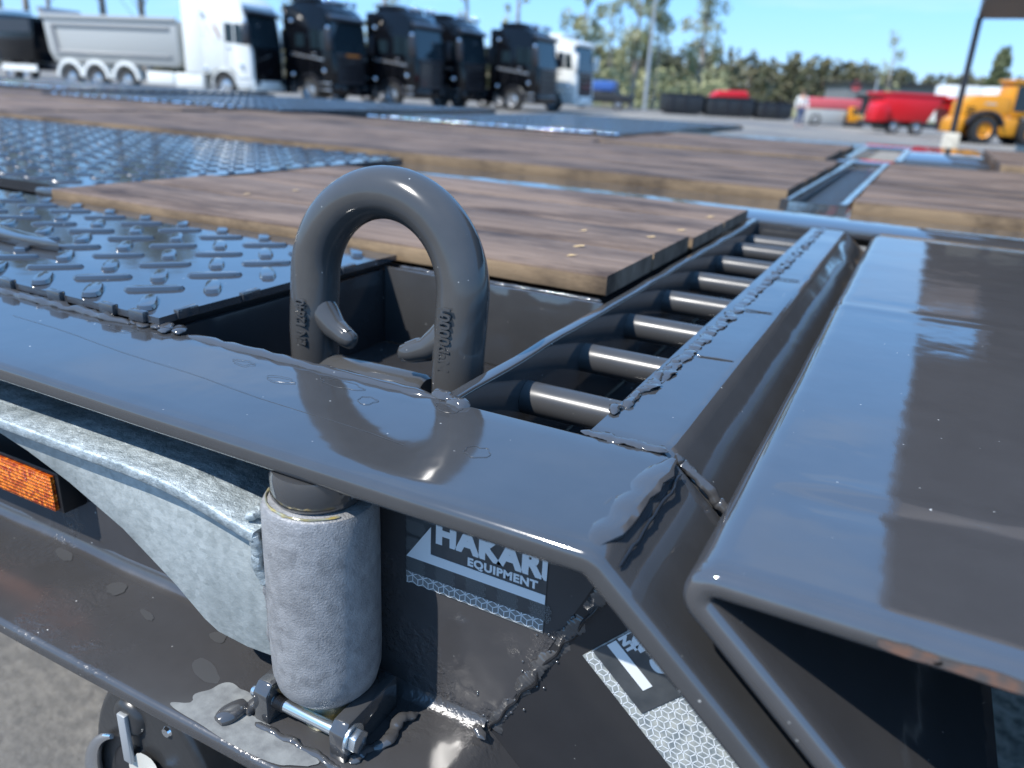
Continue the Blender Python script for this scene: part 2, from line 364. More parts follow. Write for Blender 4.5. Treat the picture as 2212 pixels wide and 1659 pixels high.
# ------------------------------------------------------------------ ground
def gz(x): return -0.98 + 0.0070 * max(0.0, -x - 3.0)
def ground():
    xs = [-1500, -600, -200, -80, -30, -10, -3, 0, 10, 40, 200, 700, 1500]; ys = [-600, -100, -20, 0, 20, 60, 90, 200, 700, 1800]
    vs = [(x, y, gz(max(x, -160))) for y in ys for x in xs]; k = len(xs)
    fs = [(j * k + i, j * k + i + 1, (j + 1) * k + i + 1, (j + 1) * k + i) for j in range(len(ys) - 1) for i in range(k - 1)]
    o = pyd("ground", vs, fs, M_asph); o['kind'] = 'structure'
ground()
o = pyd("grass_verge", [(-80, 74, gz(-80) + .02), (-24, 64, gz(-24) + .03), (120, 92, -.96), (300, 300, -.95), (-160, 300, gz(-160) + .02), (-160, 90, gz(-160) + .02)], [(0, 1, 2, 3, 4, 5)], M_grass); o['kind'] = 'structure'

# ================================================================== the trailer
TR = thing("trailer", "dark grey glossy flatbed trailer with brown planks and a lashing ring, filling the foreground", "trailer", (0, 0, 0))
SL = R(42); cs, sn = math.cos(SL), math.sin(SL)
# --- top flange of the front beam: flat, then bent down
def stations(x0, x1, n): return [(x0 + (x1 - x0) * i / n, 0.0) for i in range(n)]
bend = arc_path((-.30, 0), (-.100, 0), (-.100 + .42 * cs, -.42 * sn), .018, 6, 4, 10)
path = stations(-2.2, -.30, 60) + bend
sec = rrect(.296, .4215, -.0145, 0, .0052, 5)
# add mid points on the flat for wobble
top_pts = [(.4215 - .0052 - i * .0143, 0) for i in range(1, 8)]
sec2 = sec[:6] + top_pts + sec[6:]
sweep_xz("top_flange", path, sec2, M_paint, TR, wob=.0006, seed=3)
# --- web with mitred joint
prism("web", [(-2.2, -.015), (-.098, -.015), (-.183, -.203), (-2.2, -.203)], 'y', .360, .368, M_web, TR)
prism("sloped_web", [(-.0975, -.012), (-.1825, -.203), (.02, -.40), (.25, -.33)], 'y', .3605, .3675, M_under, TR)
weld("mitre_weld", (-.103, .3605, -.045), (-.183, .3605, -.2), .0050, TR, 5, flat=(1, .24, 1), wander=.30, pitch=.0030, amp=.5)
weld("weld_crack", (-.108, .3588, -.06), (-.182, .3588, -.2), .0009, TR, 6, wander=1.6, mat=M_black)
for k in range(46):
    f = random.random(); px = -.105 - .078 * f + random.gauss(0, .006); pz = -.05 - .15 * f + random.gauss(0, .004)
    if k % 3 == 0: px -= random.uniform(0, .03) * f
    q2 = lathe("weld_spatter", [(0, -.0009), (.0009, -.0004), (.0011, 0)], M_weld, TR, 10, (px, .3598, pz), 'y')
# --- bottom flange
bpath = stations(-2.2, -.32, 50) + arc_path((-.32, -.2), (-.183, -.2), (-.183 + .3 * cs, -.2 - .3 * sn), .02, 5, 3, 4)
bpath = [(x, -.2 if z == 0 else z) for x, z in bpath]
sweep_xz("bottom_flange", bpath, rrect(.263, .458, -.0135, 0, .005, 4), M_low, TR, wob=.0015, seed=9)
def fillet(y0, z0, r, x0, x1):
    pr = [(y0, z0 + r)] + [(y0 - r + r * math.cos(a), z0 + r - r * math.sin(a)) for a in [R(90 * i / 6) for i in range(7)]] + [(y0 - r, z0), (y0 + .004, z0 - .004)]
    vs = []; fs = []; n = 40; k = len(pr)
    for i in range(n + 1):
        x = x0 + (x1 - x0) * i / n
        for (y, z) in pr:
            d = .0012 * noise.noise(Vector((x * 30, y * 40, 2)))
            vs.append((x, y + d, z + d))
    for i in range(n):
        for j in range(k - 1): fs.append((i * k + j, i * k + j + 1, (i + 1) * k + j + 1, (i + 1) * k + j))
    pyd("web_fillet", vs, fs, M_low, TR, True)
fillet(.3602, -.2, .011, -2.2, -.185)
weld("corner_weld", (-.190, .3545, -.1945), (-.180, .350, -.1985), .0035, TR, 11, wander=.2, flat=(1, .8, .5))
# --- ridged weld along the bend and lip welds
for k, (p0, p1, r_) in enumerate([((-.1055, .3005, -.0016), (-.0995, .418, -.0014), .0090), ((-.1165, .3035, -.0008), (-.1085, .400, -.0006), .0020)]):
    weld("bend_weld", p0, p1, r_, TR, 20 + k, flat=(1, 1, .30), wander=.12, pitch=.03, amp=.06)
weld("bend_weld", (-.090, .303, -.0075), (-.0900, .41, -.0050), .0010, TR, 27, wander=.8, mat=M_black)
weld("seam_weld", (-.098, .4225, .0005), (-.056, .4225, -.036), .0036, TR, 31, wander=.6)
weld("seam_weld", (-.160, .4225, .0002), (-.103, .4225, .0005), .0042, TR, 32, flat=(1, 1.2, .4))
weld("lip_weld", (-.505, .4185, -.0005), (-.262, .4185, 0), .0058, TR, 33, flat=(1, 1, .55), wander=.1, pitch=.03)
for k in range(5):
    a = random.uniform(0, 6.28)
    weld("corner_weld", (-.575 + k * .012, .428, .002), (-.560 + k * .013, .414 - .003 * (k % 2), .001), .0055, TR, 40 + k, flat=(1, 1, .38), wander=.3, amp=.12)
weld("lip_weld", (-2.0, .4125, .001), (-.566, .4125, .001), .0055, TR, 36, flat=(1, 1, .6), wander=.25, pitch=.02)
weld("corner_weld", (-.272, .424, .0), (-.238, .4185, -.001), .0062, TR, 37, flat=(1, 1, .7), wander=.3)

tube("scratch", [(x, y + .0012 * math.sin(x * 40), .0003) for x, y in [(-.66 + .42 * i / 14, .374 - .030 * i / 14) for i in range(15)]], .00011, M_stain, TR, 5)
def outline(cx, cy, ax_, ay_, seed):
    pts = []
    for i in range(37):
        a = 2 * math.pi * i / 36; r_ = 1 + .5 * noise.noise(Vector((math.cos(a) * 1.4 + seed, math.sin(a) * 1.4, seed)))
        pts.append((cx + ax_ * r_ * math.cos(a), cy + ay_ * r_ * math.sin(a), .0004))
    tube("water_mark", pts, .00014, M_stain, TR, 5, False)
for k, a in enumerate(((-.335, .402, .018, .006), (-.30, .388, .007, .006), (-.248, .407, .011, .006), (-.375, .385, .012, .004), (-.42, .396, .009, .004), (-.56, .401, .016, .006), (-.20, .36, .008, .007))): outline(*a, k + 2)
# --- side rail (same bent profile) running away from the beam
def ysweep(name, path, y0, y1, th, mat, parent, n=40, wob=.0006, rim=.004, seed=1, lift=None):
    """closed ribbon of thickness th following path (x,z), extruded in y with softened ends"""
    k = len(path); nor = []
    for i in range(k):
        p0 = path[max(0, i - 1)]; p1 = path[min(k - 1, i + 1)]; tx, tz = p1[0] - p0[0], p1[1] - p0[1]; l = math.hypot(tx, tz); nor.append((-tz / l, tx / l))
    loop = [(path[i], nor[i], 0) for i in range(k)] + [(path[i], nor[i], -th) for i in range(k - 1, -1, -1)]
    ys = [y0, y0 + rim * .15, y0 + rim * .5, y0 + rim] + [y0 + rim + (y1 - y0 - 2 * rim) * i / n for i in range(1, n)] + [y1 - rim, y1 - rim * .5, y1 - rim * .15, y1]
    ins = [rim, rim * .45, rim * .13, 0] + [0] * (n - 1) + [0, rim * .13, rim * .45, rim]
    vs = []; fs = []; m = len(loop)
    for y, q in zip(ys, ins):
        for (p, nn, d) in loop:
            dd = (d - q if d == 0 else d + q)
            w_ = wob * noise.noise(Vector((p[0] * 12 + seed, y * 12, p[1] * 12))) if d == 0 else 0
            if lift and d == 0: w_ += lift(p[0], y)
            vs.append((p[0] + nn[0] * (dd + w_), y, p[1] + nn[1] * (dd + w_)))
    for i in range(len(ys) - 1):
        for j in range(m):
            a = i * m + j; b2 = i * m + (j + 1) % m; fs.append((a, b2, b2 + m, a + m))
    fs.append(tuple(range(m))); fs.append(tuple(range((len(ys) - 1) * m, len(ys) * m)))
    return pyd(name, vs, fs, mat, parent, True, 50)
rail = arc_path((-.156, -.001), (-.102, -.001), (-.102 + .16 * cs, -.001 - .16 * sn), .022, 9, 5, 8)
ysweep("side_rail", rail, .4225, 1.462, .012, M_paint, TR, 70, wob=.0009)
weld("rail_weld", (-.147, .515, .0005), (-.141, .99, -.0005), .0052, TR, 51, flat=(1, 1, .15), wander=.35, pitch=.009)
weld("rail_weld", (-.141, .93, .0005), (-.139, 1.462, -.0005), .0048, TR, 52, flat=(1, 1, .18), wander=.4, pitch=.009)
weld("rail_weld", (-.152, .46, .0), (-.148, .60, .0), .0036, TR, 53, flat=(1, 1, .5), wander=.5)
for yy in (.62, .80, .98): weld("rib_seam", (-.138, yy, .0), (-.108, yy + .004, -.0003), .0007, TR, int(yy * 90), wander=.3)
box("rail_wall", -.150, -.140, .4230, 1.46, -.10, -.0135, M_under, TR)
# --- channel: flat bar on edge, rungs, dark pan
def bar(name, x0, x1, y0, y1, z0, z1, wob=.001, seed=0):
    sec_ = rrect(x0, x1, z0, z1, min(.003, (x1 - x0) * .3), 3); n = max(8, int((y1 - y0) / .025)); vs = []; fs = []; k = len(sec_)
    for i in range(n + 1):
        y = y0 + (y1 - y0) * i / n
        for (x, z) in sec_:
            d = noise.noise(Vector((seed, y * 13, 0))) * wob
            vs.append((x + d, y, z + (noise.noise(Vector((seed + x * 30, y * 16, 4))) * wob if z > z0 + .02 else 0)))
    for i in range(n):
        for j in range(k):
            a = i * k + j; b2 = i * k + (j + 1) % k; fs.append((a, b2, b2 + k, a + k))
    fs.append(tuple(range(k))); fs.append(tuple(range(n * k, (n + 1) * k)))
    return pyd(name, vs, fs, M_paint, TR, True, 50)
bar("edge_bar", -.2635, -.2515, .4225, 1.470, -.10, .0008, .0016, 2)
rung0 = None
for y in (.533, .655, .782, .914, 1.045, 1.185, 1.325, 1.42):
    if rung0 is None:
        prof = [(0, -.2514), (.0137, -.2514), (.0137, -.140), (0, -.140)]
        rung0 = lathe("rung", prof, M_rung, TR, 28, (0, 0, 0), 'x'); rung0.location = (0, y, -.034)
    else:
        r2 = rung0.copy(); col.objects.link(r2); r2.location = (0, y, -.034)
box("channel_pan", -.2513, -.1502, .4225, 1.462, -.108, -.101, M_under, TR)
box("channel_end", -.2514, -.1502, 1.4635, 1.4695, -.10, -.0135, M_paint, TR)

# --- pocket with lashing ring
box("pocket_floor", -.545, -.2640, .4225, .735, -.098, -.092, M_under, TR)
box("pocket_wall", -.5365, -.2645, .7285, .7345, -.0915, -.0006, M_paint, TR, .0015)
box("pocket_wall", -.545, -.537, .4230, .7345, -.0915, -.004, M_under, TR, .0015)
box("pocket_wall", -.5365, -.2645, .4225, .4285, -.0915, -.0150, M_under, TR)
weld("rim_weld", (-.52, .7355, .0), (-.268, .7355, .0), .0022, TR, 61, wander=.2)
# ring
def ringpath():
    cxr, zc, Rr, yb = -.370, .046, .0728, .500; pts = []
    def yy(z): return yb + .10 * max(0, z)
    for i in range(8): z = -.078 + (zc + .078) * i / 8; pts.append((cxr - Rr, yy(z), z))
    for i in range(37):
        a = math.pi - math.pi * i / 36; z = zc + Rr * math.sin(a); pts.append((cxr + Rr * math.cos(a), yy(z), z))
    for i in range(1, 9): z = zc - (zc + .078) * i / 8; pts.append((cxr + Rr, yy(z), z))
    return pts
rp_ = ringpath()
ring = tube("lashing_ring", rp_, .0207, M_ring, TR, 36, True, None, 3, .018, 14)
def hook(sx, x0, seed):
    pts = [(x0 - sx * .006, .500, .050), (x0 + sx * .000, .500, .034), (x0 + sx * .0085, .4985, .017), (x0 + sx * .021, .496, .007), (x0 + sx * .035, .493, .002), (x0 + sx * .042, .4915, .0005), (x0 + sx * .0450, .491, .0)]
    tube("ring_hook", [(x0, .5, .018), (x0, .5, .006), (x0 + sx * .016, .498, .0045), (x0 + sx * .030, .494, .0035), (x0 + sx * .039, .4915, .002)], [.008, .0105, .0088, .007, .004], M_ring, ring, 20, True, None, seed, .08, 30)
    return tube("ring_hook", [(a_, b2_, c2_ - .004) for a_, b2_, c2_ in pts], [.004, .0092, .0130, .0104, .0086, .0070, .0035], M_ring, ring, 20, True, None, seed, .08, 30)
hook(1, -.4375, 1); hook(-1, -.3025, 2)
tube("ring_pivot", [(-.433, .500, -.041), (-.43, .5, -.041), (-.33, .5, -.041), (-.326, .5, -.041)], [.016, .0185, .0185, .016], M_ring, TR, 32)
# raised lettering
def rot_text(body, size, x, y, z, ang, name="raised_lettering", clip=None, bold=.0003, ext=.0012, sx=1):
    # letters lie in the xz plane facing -y, turned by ang
    M4 = Matrix.Translation((x, y, z)) @ Matrix.Rotation(R(90), 4, 'X') @ Matrix.Rotation(R(ang), 4, 'Z')
    return text_obj(name, body, size, M4, M_ring, ring, ext, bold, None, sx)
rot_text("EN 12640", .0145, -.4350, .4802, -.012, 90, bold=.00025, ext=.0011, sx=.68)
rot_text("10000daN", .0145, -.3035, .4805, .046, -90, bold=.00025, ext=.0011, sx=.86)
def slot(x, y, z0, z1, r_, seed):
    pts = []
    for i in range(25):
        a = math.pi * i / 24; pts.append((x + r_ * math.cos(a), y, z1 + r_ * math.sin(a)))
    for i in range(25):
        a = math.pi + math.pi * i / 24; pts.append((x + r_ * math.cos(a), y, z0 + r_ * math.sin(a)))
    pts.append(pts[0]); tube("raised_lettering", pts, .0006, M_ring, ring, 8, False, (1, .45, 1))

# --- tread plates
def tears(x0, x1, y0, y1, z, P=.0715, ox=-.682, oy=.4755, lod=1):
    vs = []; fs = []
    K = 12 if lod else 6
    ring_ = [(0, 1.0, 0)]
    def tear(cx, cy, ang, ln, wd, h):
        ca, sa = math.cos(ang), math.sin(ang); b0 = len(vs); rows = [(1.0, -.0004), (.92, h * .45), (.80, h * .92), (.58, h)] if lod else [(1.0, -.0004), (.6, h)]
        for s, hh in rows:
            for i in range(K):
                a = 2 * math.pi * i / K
                u = math.cos(a); v = math.sin(a)
                uu = math.copysign(abs(u) ** .62, u) * ln / 2 * (1 - (1 - s) * .42); vv2 = math.copysign(abs(v) ** .72, v) * wd / 2 * s * (1 - .18 * u)
                vs.append((cx + uu * ca - vv2 * sa, cy + uu * sa + vv2 * ca, z + hh))
        for r_ in range(len(rows) - 1):
            for i in range(K): fs.append((b0 + r_ * K + i, b0 + r_ * K + (i + 1) % K, b0 + (r_ + 1) * K + (i + 1) % K, b0 + (r_ + 1) * K + i))
        fs.append(tuple(b0 + (len(rows) - 1) * K + i for i in range(K)))
    i0 = int((x0 - ox) / P) - 1; i1 = int((x1 - ox) / P) + 1; j0 = int((y0 - oy) / P) - 1; j1 = int((y1 - oy) / P) + 1
    for i in range(i0, i1 + 1):
        for j in range(j0, j1 + 1):
            for (dx, dy, a) in ((0, 0, R(45)), (P / 2, -P / 2, R(135))):
                cx, cy = ox + i * P + dx, oy + j * P + dy
                if x0 + .013 < cx < x1 - .010 and y0 + .008 < cy < y1 - .008:
                    if a > 1.5 : tear(cx, cy, a + random.uniform(-.03, .03), .046, .0165, .0034)
                    else: tear(cx, cy, a + random.uniform(-.03, .03), .053, .0128, .0030)
    return vs, fs
def checker(name, x0, x1, y0, y1, z, th, lod=1, P=.0715, sub=40, wob=.0008):
    nx = max(4, int((x1 - x0) / .04)); ny = max(4, int((y1 - y0) / .04)); vs = []; fs = []
    nx = min(nx, 60); ny = min(ny, 60)
    for j in range(ny + 1):
        for i in range(nx + 1):
            x = x0 + (x1 - x0) * i / nx; y = y0 + (y1 - y0) * j / ny
            e = min(x - x0, x1 - x, y - y0, y1 - y); d = wob * noise.noise(Vector((x * 6, y * 6, 3)))
            vs.append((x, y, z + (d if e > 0 else -.0012)))
    for j in range(ny):
        for i in range(nx): a = j * (nx + 1) + i; fs.append((a, a + 1, a + nx + 2, a + nx + 1))
    b0 = len(vs); per = [(i, 0) for i in range(nx)] + [(nx, j) for j in range(ny)] + [(nx - i, ny) for i in range(nx)] + [(0, ny - j) for j in range(ny)]
    top = [j * (nx + 1) + i for i, j in per]
    for t_ in top: v = vs[t_]; vs.append((v[0], v[1], z - th))
    n = len(top)
    for k in range(n): fs.append((top[k], top[(k + 1) % n], b0 + (k + 1) % n, b0 + k))
    o = pyd(name, vs, fs, M_check, TR, True, 40)
    tv, tf = tears(x0, x1, y0, y1, z, P, lod=lod)
    q = pyd("tread_pattern", tv, tf, M_check, o, True, 38); q['kind'] = 'stuff'
    return o
checker("tread_plate", -2.3, -.535, .4175, .752, .0105, .007)
# little squared nibs of the sheared pattern along the front edge and the right edge
nb = []
for k, x in enumerate((-.735, -.665, -.595, -.5575, -.805, -.877, -.95)):
    box("edge_nib_and_glint", x - .010, x + .008, .4135, .4200, .0032, .0125, M_check, TR, .0012)
for k, y in enumerate((.447, .52, .592, .663)):
    box("edge_nib_and_glint", -.5385, -.5325, y - .012, y + .010, .004, .0128, M_check, TR, .0012)
# lashing eye plate lying on tread plate at the left
prism("wedge_plate", [(-.875, .513), (-.812, .520), (-.86, .535), (-1.4, .60), (-1.4, .552)], 'z', .0106, .021, M_paint, TR, .0012)
checker("tread_plate", -3.3, -1.19, .80, 1.70, .020, .018, lod=0)
def glint_nibs(x0, x1, y, z, n, sd_):  # chrome beads added along far plate edges to catch sun glints
    rnd = random.Random(sd_); vs = []; fs = []
    for i in range(n):
        c_ = (x0 + (x1 - x0) * (i + rnd.uniform(.1, .9)) / n, y + rnd.uniform(-.001, .002), z); r_ = rnd.uniform(.004, .0085); b0 = len(vs); S_, T_ = 20, 11
        for a in range(T_):
            th = math.pi * (a + .5) / T_
            for k in range(S_): ph = 2 * math.pi * k / S_; vs.append((c_[0] + r_ * 2.6 * math.sin(th) * math.cos(ph), c_[1] + r_ * math.sin(th) * math.sin(ph), c_[2] + r_ * math.cos(th)))
        for a in range(T_ - 1):
            for k in range(S_): fs.append((b0 + a * S_ + k, b0 + a * S_ + (k + 1) % S_, b0 + (a + 1) * S_ + (k + 1) % S_, b0 + (a + 1) * S_ + k))
        fs.append(tuple(b0 + k for k in range(S_))); fs.append(tuple(b0 + (T_ - 1) * S_ + k for k in range(S_)))
    o = pyd("edge_nib_and_glint", vs, fs, M_chrome, TR, True); o['kind'] = 'stuff'
glint_nibs(-2.60, -1.23, 3.417, .031, 46, 1); glint_nibs(-4.95, -3.3, 3.247, .033, 26, 2); glint_nibs(-8.5, -5.4, 3.70, .047, 60, 3)
box("plate_corner_block", -1.235, -1.192, .765, .799, .0, .0185, M_paint, TR, .004)
checker("tread_plate", -2.62, -1.215, 3.42, 5.9, .034, .03, lod=1)
checker("tread_plate", -5.0, -3.05, 3.25, 5.6, .036, .03, lod=1)
checker("tread_plate", -8.6, -5.3, 3.7, 5.6, .05, .03, lod=1, P=.10)

# --- cross beams
prism("cross_beam", [(-2.4, 1.4705), (1.6, 1.4705), (1.6, 1.700), (-.125, 1.700), (-.125, 1.812), (-.285, 1.812), (-.285, 1.800), (-2.4, 1.800)], "z", -.014, 0, M_plate, TR, .002)
box("cross_beam", -.050, .9, 1.405, 1.4695, -.014, 0.0005, M_plate, TR, .003)
box("cross_beam", -.32, .24, 3.34, 3.58, -.014, 0, M_plate, TR, .003)
box("cross_beam", -.34, .24, 4.72, 5.15, -.014, 0, M_plate, TR, .003)
bar("edge_bar", -.2705, -.2520, 1.814, 3.339, -.08, .004, .001, 5)
bar("edge_bar", -.1500, -.1330, 1.814, 3.339, -.08, .004, .001, 6)
bar("edge_bar", -.3300, -.2900, 3.581, 4.719, -.08, .004, .001, 7)
bar("edge_bar", -.1250, -.0950, 3.581, 4.719, -.08, .004, .001, 8)
box("channel_pan", -.2515, -.1505, 1.814, 3.339, -.085, -.078, M_under, TR)
box("channel_pan", -.2895, -.1255, 3.581, 4.719, -.085, -.078, M_under, TR)
r0 = None
for k in range(26):
    y = 1.90 + k * .055
    if r0 is None: r0 = box("rung", -.2514, -.1506, -.012, .012, -.040, -.022, M_under, TR, .004); r0.location = (0, y, 0)
    else: r2 = r0.copy(); col.objects.link(r2); r2.location = (0, y, 0)
box("steel_deck_panel", -.090, .215, 3.60, 5.05, -.012, .010, M_plate, TR, .003)

# --- ramp: folded plate seen end-on
upper = [(1.3, .007), (.9, .007), (.6, .007), (.4, .007), (.3, .007), (.2, .007), (.15, .007), (.1, .007), (.06, .007), (.02, .007), (-.01, .007), (-.03, .007), (-.0425, .0069)]
rr_ = .0155; cxn, czn = -.0437, .007 - rr_
nose = [(cxn + rr_ * math.cos(a), czn + rr_ * math.sin(a)) for a in [R(90 + (180 - 42) * i / 12) for i in range(1, 13)]]
ex, ez = nose[-1]
lower = [(ex + cs * d, ez - sn * d) for d in (.01, .03, .06, .10, .15, .2)]
fold = upper + nose + lower
fold = fold[::-1]   # so the left-hand normal points outward
def creases(x, y):
    h = 0
    yc = .412 + .02 * math.sin(x * 9) - .05 * max(0, x) * .3
    if x > -.03: h += .0016 * math.exp(-((y - yc) / .007) ** 2) - .0016 * math.exp(-((y - yc + .014) / .009) ** 2)
    h += .0007 * math.exp(-((y - .86 - .03 * x) / .012) ** 2)
    return h
ysweep("ramp_fold", fold, .299, 1.398, .0143, M_plate, TR, 110, wob=.0004, rim=.0065, seed=8, lift=creases)
# brownish reflection painted as thin patches on the front edge of the fold
M_refl, t, b = base_mat("brown_reflection_film", (0.22, 0.13, 0.09), .8)
t.links.new(mixc(t, noise_fac(t, 120, 6, lo=.4, hi=.62), (0.065, 0.058, 0.055), (0.14, 0.075, 0.05)), b.inputs['Base Color'])
def blob(name, c, ax, ay, nrm_off, mat, parent, seed, n=26, lob=.35, frame=None):
    """thin irregular sheet; frame=(origin,u,v)"""
    o_, u, v = [Vector(q) for q in frame]; vs = []
    for i in range(n):
        a = 2 * math.pi * i / n; r_ = 1 + lob * noise.noise(Vector((math.cos(a) * 1.6 + seed, math.sin(a) * 1.6, seed * 2.3)))
        vs.append(o_ + u * (ax * r_ * math.cos(a)) + v * (ay * r_ * math.sin(a)))
    return pyd(name, vs, [tuple(range(n))], mat, parent)
for k, (x, ax_) in enumerate(((.033, .012), (.062, .022), (.092, .018))):
    blob("brown_reflection", None, ax_, .0030, 0, M_refl, TR, k + 3, frame=((x, .2986, -.0005), (1, 0, 0), (0, 0, 1)))

# --- timber
def plank(x0, x1, y0, y1, z0, z1, seed, dark=False):
    n = 26; sec_ = rrect(y0 + .0005, y1 - .0005, z0, z1, .0022, 2); k = len(sec_); vs = []; fs = []; fi = []
    for i in range(n + 1):
        x = x0 + (x1 - x0) * i / n
        for (y, z) in sec_:
            vs.append((x, y + .0012 * noise.noise(Vector((x * 25, seed, 0))) * (1 if y < (y0 + y1) / 2 else 0), z + .0016 * noise.noise(Vector((x * 5, seed, z * 3)))))
    for i in range(n):
        for j in range(k):
            a = i * k + j; b2 = i * k + (j + 1) % k; fs.append((a, b2, b2 + k, a + k))
            ym = (sec_[j][0] + sec_[(j + 1) % k][0]) / 2; zm = (sec_[j][1] + sec_[(j + 1) % k][1]) / 2
            fi.append(1 if (ym < y0 + .0015 and zm < z1 - .003) else 0)
    fs.append(tuple(range(k))); fs.append(tuple(range(n * k, (n + 1) * k))); fi += [0, 0]
    me = bpy.data.meshes.new("plank"); me.from_pydata(vs, [], fs); me.update()
    me.polygons.foreach_set('material_index', fi)
    bm = bmesh.new(); bm.from_mesh(me); bmesh.ops.recalc_face_normals(bm, faces=bm.faces); bm.to_mesh(me); bm.free()
    return link("plank", me, [M_wood, M_wood2], TR, True, 40)
def rows(x0, x1, ys, z0, z1, jx=0.004, jz=.002):
    for i in range(len(ys) - 1):
        plank(x0 + random.uniform(-jx, jx), x1 + random.uniform(-jx, jx), ys[i], ys[i + 1] - .003, z0, z1 + random.uniform(-jz, jz), random.random() * 50)
rows(-1.180, -.2725, [.757, .915, 1.075], .0002, .0215, .001, .0006)
rows(-1.180, -.2690, [1.082, 1.27, 1.455], .0002, .0175, .001, .0006)
rows(-3.28, -.2735, [1.892, 2.03, 2.19, 2.35, 2.52, 2.70, 2.88, 3.05], -.03, .0165, .004, .0012)
rows(-3.30, -1.225, [3.06, 3.20, 3.40], -.03, .020)
rows(-1.205, -.335, [3.10, 3.32, 3.55, 3.78, 4.0, 4.25], -.03, .022)
rows(-7.5, -3.30, [1.80, 2.0, 2.2, 2.4, 2.6, 2.85], -.03, .020)
rows(-9.0, -5.05, [2.86, 3.1, 3.35, 3.65], -.03, .024)
rows(-5.05, -3.32, [2.86, 3.05, 3.24], -.03, .024)
rows(-.122, 1.9, [1.805, 1.93, 2.09, 2.28, 2.47, 2.66, 2.85, 3.04, 3.23], -.03, .0135, .003, .001)
rows(.235, 1.9, [3.40, 3.62, 3.84, 4.06, 4.28, 4.5, 4.8], -.03, .028)
# small wood flakes on the first planks
for k, (x, y) in enumerate(((-.36, .89), (-.345, .83), (-.31, 1.02), (-.40, 1.0), (-.30, 1.13), (-.30, 1.30), (-.95, .93), (-.93, 1.02))):
    blob("wood_flake", None, .006, .0035, 0, M_chip, TR, k + 11, 9, .8, frame=((x, y, .0232 if y < 1.07 else .0192), (1, .2, .15), (-.2, 1, .1)))
# longitudinal frame members under the timber so nothing shows through
box("under_frame_blocker", -2.4, -.28, .76, 1.46, -.05, -.004, M_under, TR)
box("under_frame_blocker", -9.0, -.29, 1.76, 5.9, -.06, -.032, M_under, TR)
box("under_frame_blocker", -.12, 1.9, 1.70, 5.1, -.06, -.032, M_under, TR)
box("under_frame_blocker", -2.3, -.546, .425, .755, -.05, .0005, M_under, TR)
box("under_frame_blocker", .17, 1.3, .32, 1.39, -.165, -.15, M_under, TR)  # these closing panels are added under the ramp to keep light out
box("under_frame_blocker", 1.28, 1.299, .32, 1.39, -.149, -.006, M_under, TR)
box("under_frame_blocker", .0, 1.279, 1.36, 1.39, -.149, -.006, M_under, TR)

# --- hinged galvanised bracket with its barrel
BC = (-.2855, .3215)
cyl = lathe("hinge_barrel", [(.0, -.034), (.0240, -.034), (.0305, -.0345), (.0338, -.0362), (.0352, -.040), (.0355, -.06), (.0355, -.145), (.0350, -.159), (.0328, -.169), (.0285, -.1745), (.0, -.1755)], M_cyl, TR, 64, (BC[0], BC[1], 0), 'z', .006)
lathe("barrel_collar", [(.0, -.0142), (.0275, -.0142), (.0285, -.018), (.0285, -.031), (.0265, -.0338), (.0, -.0338)], M_paint, TR, 48, (BC[0], BC[1] - .001, 0))
tube("grease_ring", [(BC[0] + .0318 * math.cos(R(a)), BC[1] + .0318 * math.sin(R(a)), -.0345) for a in range(150, 331, 6)], .0007, M_brass, TR, 8, False, None, 1, 1.4, 260)
lathe("barrel_pin", [(.0, -.1754), (.0170, -.1754), (.0170, -.182), (.0150, -.1995), (0, -.1995)], M_brass, TR, 32, (BC[0] + .003, BC[1] - .006, 0), 'z', .03)
brk = [(-1.3, -.045), (-.9, -.045), (-.6, -.045), (-.5, -.045), (-.43, -.045), (-.395, -.0455), (-.375, -.048), (-.355, -.052), (-.335, -.0565), (-.318, -.0600)]
bsec = rrect(.2962, .352, -.0085, 0, .0016, 2)
flg = sweep_xz("bracket_flange", brk, bsec, M_galv, TR, wob=.0014, seed=17)
gus = [(-1.3, -.0535), (-.47, -.0535), (-.395, -.0540), (-.355, -.060), (-.316, -.0685), (-.3165, -.163), (-.345, -.1655), (-.372, -.1640), (-.385, -.158), (-.411, -.139), (-.460, -.110), (-.515, -.088), (-.560, -.0745), (-.60, -.066), (-.66, -.0575), (-1.3, -.0560)]
prism("gusset_plate", gus, 'y', .3085, .3155, M_gusset, TR, .0012)
weld("bracket_weld", (-.322, .300, -.060), (-.3185, .3055, -.105), .0042, TR, 71, mat=M_galv, wander=.3)
weld("bracket_weld", (-.3275, .300, -.055), (-.318, .334, -.052), .0040, TR, 72, mat=M_galv, wander=.3)
weld("barrel_seam", (-.321, .3085, -.10), (-.3205, .3085, -.152), .0030, TR, 73, mat=M_cyl, wander=.2)
# clevis lugs, bolt
prism("clevis_lug", [(.2885, -.2), (.2885, -.177), (.2945, -.171), (.345, -.171), (.345, -.2)], 'x', -.3215, -.3095, M_paint, TR, .0013)
prism("clevis_lug", [(.2885, -.2), (.2885, -.179), (.2945, -.173), (.345, -.173), (.345, -.2)], 'x', -.2585, -.2465, M_paint, TR, .0013)
lathe("clevis_bolt", [(0, -.3290), (.0036, -.3285), (.0042, -.3270), (.0042, -.2440), (0, -.2440)], M_zinc, TR, 20, (0, .2965, -.185), 'x')
bolt_t = lathe("bolt_thread", [(.0042, -.3090)] + [(.0042 + (.0007 if i % 2 else 0), -.3090 + i * .0007) for i in range(12)] + [(.0042, -.3)], M_black, TR, 20, (0, .2965, -.185), 'x')
def hexa(name, c, r_, x0, x1, mat, parent):
    pts = [(c[0] + r_ * math.cos(R(60 * i + 12)), c[1] + r_ * math.sin(R(60 * i + 12))) for i in range(6)]
    return prism(name, pts, 'x', x0, x1, mat, parent, .0006)
